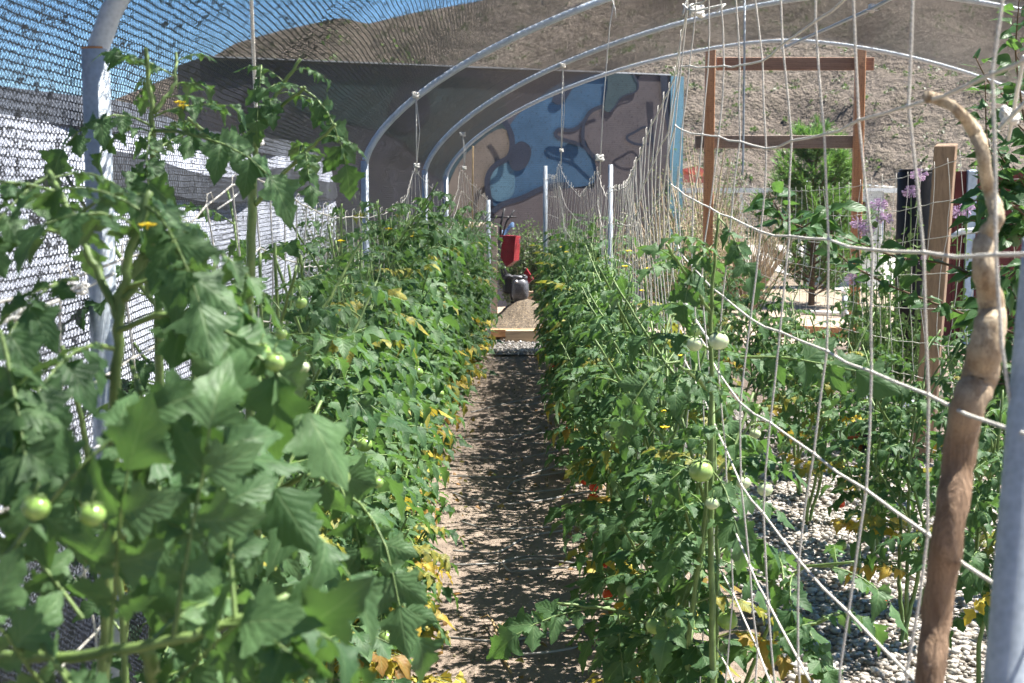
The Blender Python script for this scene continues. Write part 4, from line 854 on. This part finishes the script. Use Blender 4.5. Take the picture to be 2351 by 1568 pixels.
for q in range(20):
    x, y = rnd(2265, 2430), rnd(460, 1050); oval_branch(SB, LV, [Q(x + 80, y + 20, 5.5), Q(x, y, 5.4), Q(x - 70, y - rnd(-20, 50), 5.3)], .004, .002, 10, .08)
for q in range(10):
    x, y = rnd(2260, 2400), rnd(160, 480); oval_branch(SB, LV, [Q(x + 60, y + 50, 5.5), Q(x, y, 5.4), Q(x - 30, y - 60, 5.3)], .004, .002, 7, .08)
SB.build('branches', M['bark'], t); f = MB(); LV.flush(f, TO); f.build('foliage', M['apple'], t)
# cleome flowers
gF = 'pink spider flowers beyond the net'
FL = {'tall': [(2110, 402), (2092, 440)], 'mid': [(2018, 470), (2032, 500), (1990, 530)], 'right': [(2200, 487), (2222, 478)], 'low': [(1972, 512), (1960, 640), (2130, 600)]}
FLl = {'tall': 'tallest pink spider flower in front of the black drum', 'mid': 'pale pink spider flowers between timber frame and black drum', 'right': 'pink spider flowers just right of the sawn wooden post', 'low': 'pink spider flowers close to the right leg of the timber frame'}
for kx, L in FL.items():
    bp = P(L[0][0], L[0][1], 8.6); t = thing('spider_flower', FLl[kx], 'flower', (bp[0], 8.6, 0), gF); o = np.array([bp[0], 8.6, 0]); SB, LV = MB(), Leaves()
    for (x, y) in L:
        p = P(x, y, 8.6) - o; SB.tube([[rnd(-.05, .05), 0, 0], p * [.8, 1, .6], p], .004, 5)
        for q in range(16): LV.add(p * [1, 1, rnd(.55, .95)], nrm(rv(1)), nrm(rv(.4) + [0, 0, 1]), rnd(.04, .07), (rnd(.5, 1), 0, 0))
        b = MB()
        for q in range(70):
            dd = nrm(rv(1)); e = p + dd * np.array([.055, .055, .04]); b.tube([p, p + (e - p) * .6, e], [.0012, .001, .0045], 3, False)
        b.build('flower_head', M['pink'], t)
    SB.build('stem', M['stem'], t); f = MB(); LV.flush(f, TO); f.build('foliage', M['tree'], t)
# scrub on the hillside: uncountable
b = MB(); LV = Leaves(); rs = np.random.RandomState(9)
for q in range(4200):
    Y_ = rs.uniform(40, 119); u_ = rs.uniform(-.32, .42); X_ = u_ * Y_; z_ = float(hillz(np.array([X_]), np.array([Y_]))[0]); s_ = rs.uniform(.15, .48) * (1.0 + (Y_ > 80) * .3)
    for k in range(10): LV.add(np.array([X_, Y_, max(z_, 0)]) + rs.normal(0, .3, 3) * s_ * [1, 1, .5] + [0, 0, .2 * s_], rs.normal(0, 1, 3), rs.normal(0, 1, 3) + [0, -.3, .7], s_ * rs.uniform(.3, .6), (rs.rand(), 0, 0))
LV.flush(b, TS); tag(b.build('hill_scrub', M['scrub']), 'sparse grey-green scrub dotted over the dry hillside', 'scrub', None, 'stuff')

# ------------------------------------------------------------------ pebbles, debris
def pebbles(name, n, regs, s0, s1, label):
    ico = bpy.data.meshes.new('tmp'); import bmesh; bm = bmesh.new(); bmesh.ops.create_icosphere(bm, subdivisions=1, radius=1); TV = np.array([v.co[:] for v in bm.verts]); TF = np.array([[v.index for v in f.verts] for f in bm.faces]); bm.free(); bpy.data.meshes.remove(ico)
    rs = np.random.RandomState(4); P_ = []
    for (x0, x1, y0, y1, wgt) in regs:
        m = int(n * wgt); P_.append(np.stack([rs.uniform(x0, x1, m), y0 + (y1 - y0) * rs.uniform(0, 1, m) ** 1.5, rs.uniform(.008, .028, m)], 1))
    P_ = np.concatenate(P_); m = len(P_); s = (s0 + (s1 - s0) * rs.uniform(0, 1, (m, 1)) ** 1.8 * 1.25) * rs.uniform(.7, 1.25, (m, 3)) * [1, 1, .6]; a = rs.uniform(0, 6.28, m); c, sn = np.cos(a), np.sin(a)
    V = TV[None] * s[:, None] * (1 + rs.normal(0, .08, (m, len(TV), 1))); x = V[..., 0] * c[:, None] - V[..., 1] * sn[:, None]; y = V[..., 0] * sn[:, None] + V[..., 1] * c[:, None]
    V = np.stack([x, y, V[..., 2]], -1) + P_[:, None]; A = np.zeros((m, len(TV), 6)); A[:, :, 3] = rs.rand(m)[:, None]; A[:, :, 4] = .01
    b = MB(); b.add(V.reshape(-1, 3), (TF[None] + (np.arange(m) * len(TV))[:, None, None]).reshape(-1, 3), A.reshape(-1, 6)); return tag(b.build(name, M['pebble']), label, 'gravel', None, 'stuff')
pebbles('gravel_stones', 26000, [(.9, 2.6, 3.4, 10, .84), (-.7, .5, 14.0, 15.5, .16)], .009, .019, 'white and tan rounded pebbles between the rows and at the end of the path')
rs = np.random.RandomState(12); b = MB(); LV = Leaves()
for q in range(500):
    x = rs.uniform(-.6, .65); x = x if rs.rand() < .3 else (rs.choice([-1, 1]) * rs.uniform(.22, .5)); LV.add(np.array([x, rs.uniform(3.8, 14), .014]), rs.normal(0, 1, 3) * [1, 1, .2], rs.normal(0, .5, 3) + [0, 0, 1], rs.uniform(.015, .045), (rs.rand(), rs.rand() * .3, 1.0))
for q in range(2600):
    p = np.array([rs.uniform(-.6, .6), rs.uniform(3.8, 14), .003]); b.ball(p, rs.uniform(.002, .006), 5, 4)
LV.flush(b, TL); tag(b.build('leaf_litter', M['dry']), 'dry leaf scraps and crumbs of earth strewn along the path', 'litter', None, 'stuff')
# drip hoses
gH = 'grey drip hoses looped across the path'
HZ = [[(1000, 1050), (1080, 1058), (1180, 1060), (1290, 1040)], [(1330, 1075), (1180, 1110), (1160, 1130), (1220, 1140), (1340, 1120), (1350, 1100)], [(1310, 1130), (1240, 1160), (1140, 1165), (1060, 1150), (1040, 1135)], [(1310, 1210), (1230, 1222), (1120, 1222), (1060, 1208)], [(1290, 1215), (1210, 1240), (1140, 1278), (1040, 1275)],
      [(980, 1302), (1080, 1308), (1150, 1298), (1230, 1292), (1330, 1300)], [(1320, 1305), (1230, 1318), (1170, 1320), (1150, 1300), (1200, 1282), (1320, 1288)], [(990, 1460), (1060, 1480), (1160, 1482), (1260, 1465), (1340, 1440)], [(1400, 1440), (1240, 1440), (1180, 1455), (1168, 1480), (1190, 1510), (1260, 1512), (1340, 1490), (1420, 1450)],
      [(1060, 1010), (1110, 1018), (1180, 1012), (1240, 985)], [(1290, 995), (1200, 1003), (1165, 1010), (1190, 1025), (1280, 1022)], [(1120, 950), (1150, 935), (1230, 915), (1260, 910)], [(1060, 925), (1120, 932), (1200, 935), (1260, 928)], [(1130, 858), (1180, 865), (1250, 860)], [(1050, 1096), (1120, 1104), (1200, 1098), (1300, 1070)]]
HW = ['lowest hose, curving across the bottom of the path', 'hose']
for q, L in enumerate(HZ):
    pts = [G(x, y) * [1, 1, 0] + [0, 0, .010 + .012 * (k % 2)] for k, (x, y) in enumerate(L)]; pts = np.array(pts); pts[0, 0] += -.12 if pts[0, 0] < 0 else .12
    m = 8 * (len(pts) - 1) + 1; tt = np.linspace(0, len(pts) - 1, m); sm = np.stack([np.interp(tt, np.arange(len(pts)), pts[:, c]) for c in range(3)], 1)
    for _ in range(5): sm[1:-1] = (sm[:-2] + sm[1:-1] * 2 + sm[2:]) / 4
    b = MB(); b.tube(sm, .0045, 6); sm0 = 'grey drip hose lying in a loop on the near half of the path' if G(*L[0])[1] < 8.5 else 'grey drip hose lying across the far half of the path'
    if q == 7: sm0 = 'longest drip hose, crossing the path lowest in the picture'
    tag(b.build('drip_hose', M['hose']), sm0, 'hose', gH)
b = MB(); g0 = G(1130, 1440); b.tube([G(1128, 1438) * [1, 1, 0] + [0, 0, .03], G(1150, 1490) * [1, 1, 0] + [0, 0, .02], G(1162, 1530) * [1, 1, 0] + [0, 0, .012], G(1175, 1552) * [1, 1, 0] + [0, 0, .01]], [.004, .006, .006, .003], 6)
b.tube([G(1150, 1460) * [1, 1, 0] + [0, 0, .02], G(1120, 1430) * [1, 1, 0] + [0, 0, .03], G(1100, 1425) * [1, 1, 0] + [0, 0, .01]], .002, 4); b.tube([G(1140, 1470) * [1, 1, 0] + [0, 0, .02], G(1160, 1440) * [1, 1, 0] + [0, 0, .03], G(1185, 1425) * [1, 1, 0] + [0, 0, .01]], .002, 4)
tag(b.build('dry_root', M['straw']), 'dry forked root lying in the middle of the path near the bottom', 'root')

# ------------------------------------------------------------------ far end: planter, compost, chipper
z4 = lambda x, y, d: P(1102 + x * .2083, 522 + y * .2083, d)
def plank(x0, x1, y0, y1, d, th, mat, parent, o, name='board'):
    a_, c_ = z4(x0, y0, d), z4(x1, y1, d); b = MB(); b.box([(a_[0] + c_[0]) / 2 - o[0], d + th / 2 - o[1], (a_[2] + c_[2]) / 2 - o[2]], (abs(c_[0] - a_[0]), th, abs(a_[2] - c_[2])), bev=.004); return b.build(name, M[mat], parent)
o = np.array([.1, 15.0, 0.]); t = thing('wooden_planter', 'low planter of rough planks at the end of the path', 'planter', tuple(o))
plank(-160, 700, 1122, 1208, 15.06, .04, 'plank2', t, o); plank(280, 900, 1136, 1292, 15.0, .04, 'plank', t, o)
b = MB(); 
for (x, y, sx_, sy_) in ((-.66, 15.9, .04, 1.7), (.95, 15.9, .04, 1.7)): b.box(np.array([x, y, .1]) - o, (sx_, sy_, .16), bev=.004)
b.build('side_board', M['plank'], t)
b = MB(); grid(-.62, .9, 15.12, 16.8, 60, 60, lambda X, Y: .10 + .30 * np.exp(-((X - .14) ** 2 / .10 + (Y - 15.95) ** 2 / .22)) + (vnoise(X, Y, .05, 3) - .5) * .03, b)
tag(b.build('compost_heap', M['soil']), 'heap of dark and tan wood chips in the planter', 'compost heap', None, 'stuff')
D_ = 16.0; o = z4(430, 1000, D_) * [1, 1, 0] + [0, 0, .3]; t = thing('wood_chipper', 'small wood chipper with a red hopper and dusty black engine on the chip heap', 'wood chipper', tuple(o))
b = MB(); fr = [(250, 92), (392, 104), (372, 372), (290, 436), (225, 330)]; b.poly_prism([z4(x, y, D_) - o for x, y in fr], z4(450, 96, D_ + .22) - z4(392, 104, D_)); 
b.poly_prism([z4(x, y, D_ - .005) - o for x, y in ((120, 86), (400, 94), (400, 108), (120, 100))], (.012, .02, 0)); hp = b.build('hopper', M['red'], t, False)
b = MB(); c0 = z4(424, 150, D_ + .12) - o; b.box(c0 + [.012, -.06, 0], (.004, .06, .055), np.array(Matrix.Rotation(.2, 3, 'Z'))); b.build('sticker', M['sack'], hp, False)
b = MB(); b.ball(z4(440, 690, D_ - .02) - o, .105, 14, 10, (.95, .95, 1.35), lambda V: np.sign(V) * np.abs(V) ** .7); b.tube([z4(350, 560, D_ - .05) - o, z4(380, 545, D_ - .08) - o, z4(520, 560, D_ - .06) - o], .02, 8); b.build('engine', M['engine'], t)
b = MB(); b.ball(z4(480, 535, D_ - .05) - o, .036, 10, 8, (1, 1, .45)); b.build('fuel_cap', M['blackp'], t)
b = MB(); b.ball(z4(360, 545, D_) - o, .03, 8, 6, (1.5, 1, .5)); b.ball(z4(400, 600, D_ - .12) - o, .02, 8, 6); b.tube([z4(480, 620, D_ - .1) - o, z4(500, 720, D_ - .1) - o], .008, 6); b.build('engine_fittings', M['silver'], t)
b = MB(); b.poly_prism([z4(x, y, D_ + .05) - o for x, y in ((510, 452), (585, 570), (530, 622), (478, 505))], (.01, .05, .0)); b.build('discharge_flap', M['red'], t, False)
b = MB()
for L in ([(400, 850), (440, 940), (482, 1035)], [(450, 860), (490, 930), (520, 985)], [(330, 860), (270, 900), (225, 960)], [(340, 822), (420, 838), (500, 842), (560, 815), (592, 780)], [(260, 440), (290, 520), (330, 640), (350, 800)], [(230, 420), (260, 600), (300, 700)]): b.tube([z4(x, y, D_ - .04) - o for x, y in L], .013, 7)
b.box(z4(300, 620, D_ + .02) - o, (.10, .16, .22), bev=.02); b.build('frame', M['blackp'], t)
b = MB(); b.tube([z4(250, 90, D_ + .1) - o, z4(290, -60, D_ + .1) - o, z4(380, -190, D_ + .1) - o], .012, 6); b.tube([z4(220, 95, D_ + .15) - o, z4(230, -40, D_ + .15) - o, z4(270, -210, D_ + .15) - o], .014, 6); b.tube([z4(110, -110, D_ + .15) - o, z4(400, -115, D_ + .15) - o], .01, 6); b.build('handle', M['blackp'], t)
o = z4(600, 880, 17) * [1, 1, 0]; t = thing('scrap_pile', 'pale boards and a silver vent lying behind the chip heap', 'scrap pile', tuple(o)); b = MB(); b.box(z4(640, 960, 16.6) - o, (.4, .05, .12)); b.build('board', M['plank2'], t); b = MB(); b.box(z4(650, 890, 16.7) - o, (.22, .05, .09)); b.build('vent', M['silver'], t); b = MB(); b.box(z4(530, 800, 16.7) - o, (.12, .05, .2)); b.build('board', M['plank'], t)
t = thing('blue_tarp', 'scrap of pale blue tarp behind the red hopper', 'tarp', tuple(z4(310, 25, 16.8))); b = MB(); grid(-.07, .07, -.05, .05, 8, 8, lambda X, Y: .05 * np.sin(X * 30) + .04 * np.cos(Y * 40), b); b.build('sheet', M['bluecloth'], t)
# tomatoes lying red at the foot of the right row are parts of plants; rocks behind
o = P(1080, 500, 17.5); t = thing('rock_wall', 'pale tan stone ledge behind the far end of the left row', 'stone ledge', (o[0], 17.5, 0)); b = MB()
for q in range(9): b.ball([-.22 + q * .055, rnd(-.05, .05), o[2] - .10], .06, 9, 7, (1.1, 1, .8), lambda V: V * (1 + np.random.RandomState(q).normal(0, .06, (len(V), 1))))
b.box([0.05, 0, (o[2] - .1) / 2], (.55, .2, o[2] - .1)); b.build('stones', simple('tan_stone', (.36, .29, .22), .85, scale=8, bump=.5, bd=.02), t)

# ------------------------------------------------------------------ right background objects
def put(x, y, d): return P(x, y, d)
p = P(1990, 475, 24); t = thing('small_shed', 'small cream shed with a corrugated lid behind the timber frame leg', 'shed', (p[0], 24, 0)); b = MB(); hz = Zof(433, 24)
b.box([0, 0, hz / 2 - .02], (.40, .5, hz - .04), bev=.01); b.build('wall', M['cream'], t, False); b = MB()
V = []; nx_ = 48
for q in range(nx_): 
    for yv in (-.4, .4): V.append([-.95 + q * 1.35 / nx_, yv, hz + .02 + .012 * (q % 4 in (1, 2)) - .0 + (.10 * (1 - q / nx_))])
b.add(V, [[2 * q, 2 * q + 2, 2 * q + 3, 2 * q + 1] for q in range(nx_ - 1)]); b.build('roof', M['roofw'], t, False)
b = MB(); b.box([-.11, -.26, hz * .8], (.07, .02, .22)); b.build('door_gap', M['maroon'], t, False); b = MB(); b.tube([[.205, -.26, 0], [.205, -.26, hz - .05]], .012, 5); b.build('corner_strip', M['silver'], t)
b = MB(); b.box([-.6, .1, hz / 2 - .1], (.75, .4, hz - .2)); b.build('side_box', M['cream'], t, False)
p = P(2105, 480, 12.5); t = thing('black_drum', 'black drum behind the tall pink spider flower', 'drum', (p[0], 12.5, 0)); b = MB(); zt_ = Zof(394, 12.5)
pr = [(0.0, .16), (.02, .17), (zt_ * .33, .17), (zt_ * .34, .178), (zt_ * .36, .17), (zt_ * .66, .17), (zt_ * .67, .178), (zt_ * .69, .17), (zt_ - .02, .17), (zt_, .16)]
b.tube([[0, 0, z] for z, r in pr], [r for z, r in pr], 24); b.build('body', M['blackp'], t); b = MB(); b.tube([[0, 0, zt_ + .002], [0, 0, zt_ + .02]], [.165, .15], 24); b.build('lid', M['blackp'], t)
p = P(2240, 450, 15); t = thing('maroon_cabinet', 'dark maroon board wall with a grey-blue upright, right of the sawn post', 'board wall', (p[0], 15, 0)); zt_ = Zof(393, 15)
b = MB()
for q in range(6): b.box([-.3 + q * .15, 0, zt_ / 2], (.144, .04, zt_)); 
b.build('boards', M['maroon'], t, False); b = MB(); b.box([-.06, -.05, zt_ / 2], (.1, .05, zt_ + .02), bev=.008); b.build('upright', simple('blue_grey_metal', (.28, .36, .46), .4, .5), t)
p = P(2330, 525, 9.5); 
b = MB(); b.tube([P(2185, 545, 9.5), P(2205, 532, 9.5), P(2260, 526, 9.5), P(2340, 526, 9.5), P(2450, 530, 9.5)], .02, 8); tag(b.build('water_pipe', M['pvc']), 'bright white bent pipe running off the right edge behind the stick', 'pipe')
b = MB(); b.tube([G(1840, 722) + [0, 0, .03], G(1930, 726) + [0, 0, .03], G(2010, 735) + [0, 0, .03]], .03, 8); tag(b.build('ground_pipe', M['pvc']), 'long white pipe lying on the ground beyond the third row', 'pipe')
g_ = G(1938, 728); t = thing('pipe_riser', 'short bluish standpipe at the foot of the timber frame', 'standpipe', tuple(g_)); b = MB(); b.tube([[0, 0, 0], [0, 0, .3]], .035, 10); b.build('pipe', M['galv'], t); b = MB(); b.tube([[0, 0, .3], [0, 0, .34]], .045, 10); b.build('cap', M['pvc'], t)
o = G(1950, 800); t = thing('bed_edging', 'reddish board edging of a planting bed beyond the third row', 'edging', tuple(o)); b = MB()
for (x0, y0, x1, y1) in ((1790, 772, 1960, 782), (1960, 782, 2080, 812)):
    a_, c_ = G(x0, y0) - o, G(x1, y1) - o; dd = nrm(c_ - a_); nn_ = np.array([-dd[1], dd[0], 0]); b.poly_prism([a_, c_, c_ + [0, 0, .13], a_ + [0, 0, .13]], nn_ * .04)
b.build('board', M['plank2'], t, False)
def pot(x, y, r, h, lb, mat, rim=True):
    g_ = G(x, y); t = thing('plant_pot', lb, 'plant pot', tuple(g_)); b = MB(); b.tube([[0, 0, 0], [0, 0, h * .85], [0, 0, h * .86], [0, 0, h], [0, 0, h], [0, 0, h * .8]], [r * .8, r * .97, r * 1.06, r * 1.06, r * .92, r * .9], 20, False); b.tube([[0, 0, 0], [0, 0, .01]], [r * .8, r * .8], 20); b.build('pot', M[mat], t); b = MB(); b.tube([[0, 0, h * .84], [0, 0, h * .86]], [r * .9, r * .88], 16); b.build('soil', M['soil'], t)
pot(2071, 850, .085, .2, 'square-looking black nursery pot left of the sawn wooden post', 'blackp'); pot(2010, 1050, .09, .15, 'black pot in the shade below the pale sack', 'blackp'); pot(1955, 1040, .09, .13, 'terracotta pot half hidden by the third row', 'terracotta')
pot(2025, 1075, .10, .1, 'low black tray by the foot of the sawn wooden post', 'blackp'); pot(1620, 960, .08, .09, 'small black pot on the gravel beside the right row', 'blackp')
g_ = G(2035, 965); t = thing('white_sack', 'crumpled pale blue-white sack left of the sawn wooden post', 'sack', tuple(g_)); b = MB(); b.ball([0, 0, .11], .2, 26, 16, (1, .7, .6), lambda V: V * (1 + .08 * np.sin(V[:, :1] * 9 + V[:, 2:] * 7) + .05 * np.sin(V[:, 1:2] * 17))); b.build('bag', M['sack'], t)
b = MB(); b.ball([-.17, 0, .09], .03, 8, 6, (1, 1, .8)); b.build('neck', M['sack'], t)
b = MB(); b.poly_prism([P(1567, 388, 30), P(1600, 380, 30), P(1622, 392, 30), P(1590, 402, 30)], (0, .4, -.1)); b.poly_prism([P(1570, 400, 29.9), P(1615, 405, 29.9), P(1615, 420, 29.9), P(1570, 418, 29.9)], (0, .2, 0)); tag(b.build('red_roof', simple('faded_red_roof', (.5, .16, .12), .7), None, False), 'faded red roof far beyond the end of the mural wall', 'roof')
b = MB(); 
b.box([5.5, 27, Zof(437, 27)], (5.2, .03, .09))
for q in range(5): b.box([3.2 + q * 1.1, 27.05, Zof(445, 27) / 2], (.06, .03, Zof(445, 27)))
tag(b.build('board_fence', M['cream'], None, False), 'low whitish rail fence across the flat ground behind the young pine', 'fence')
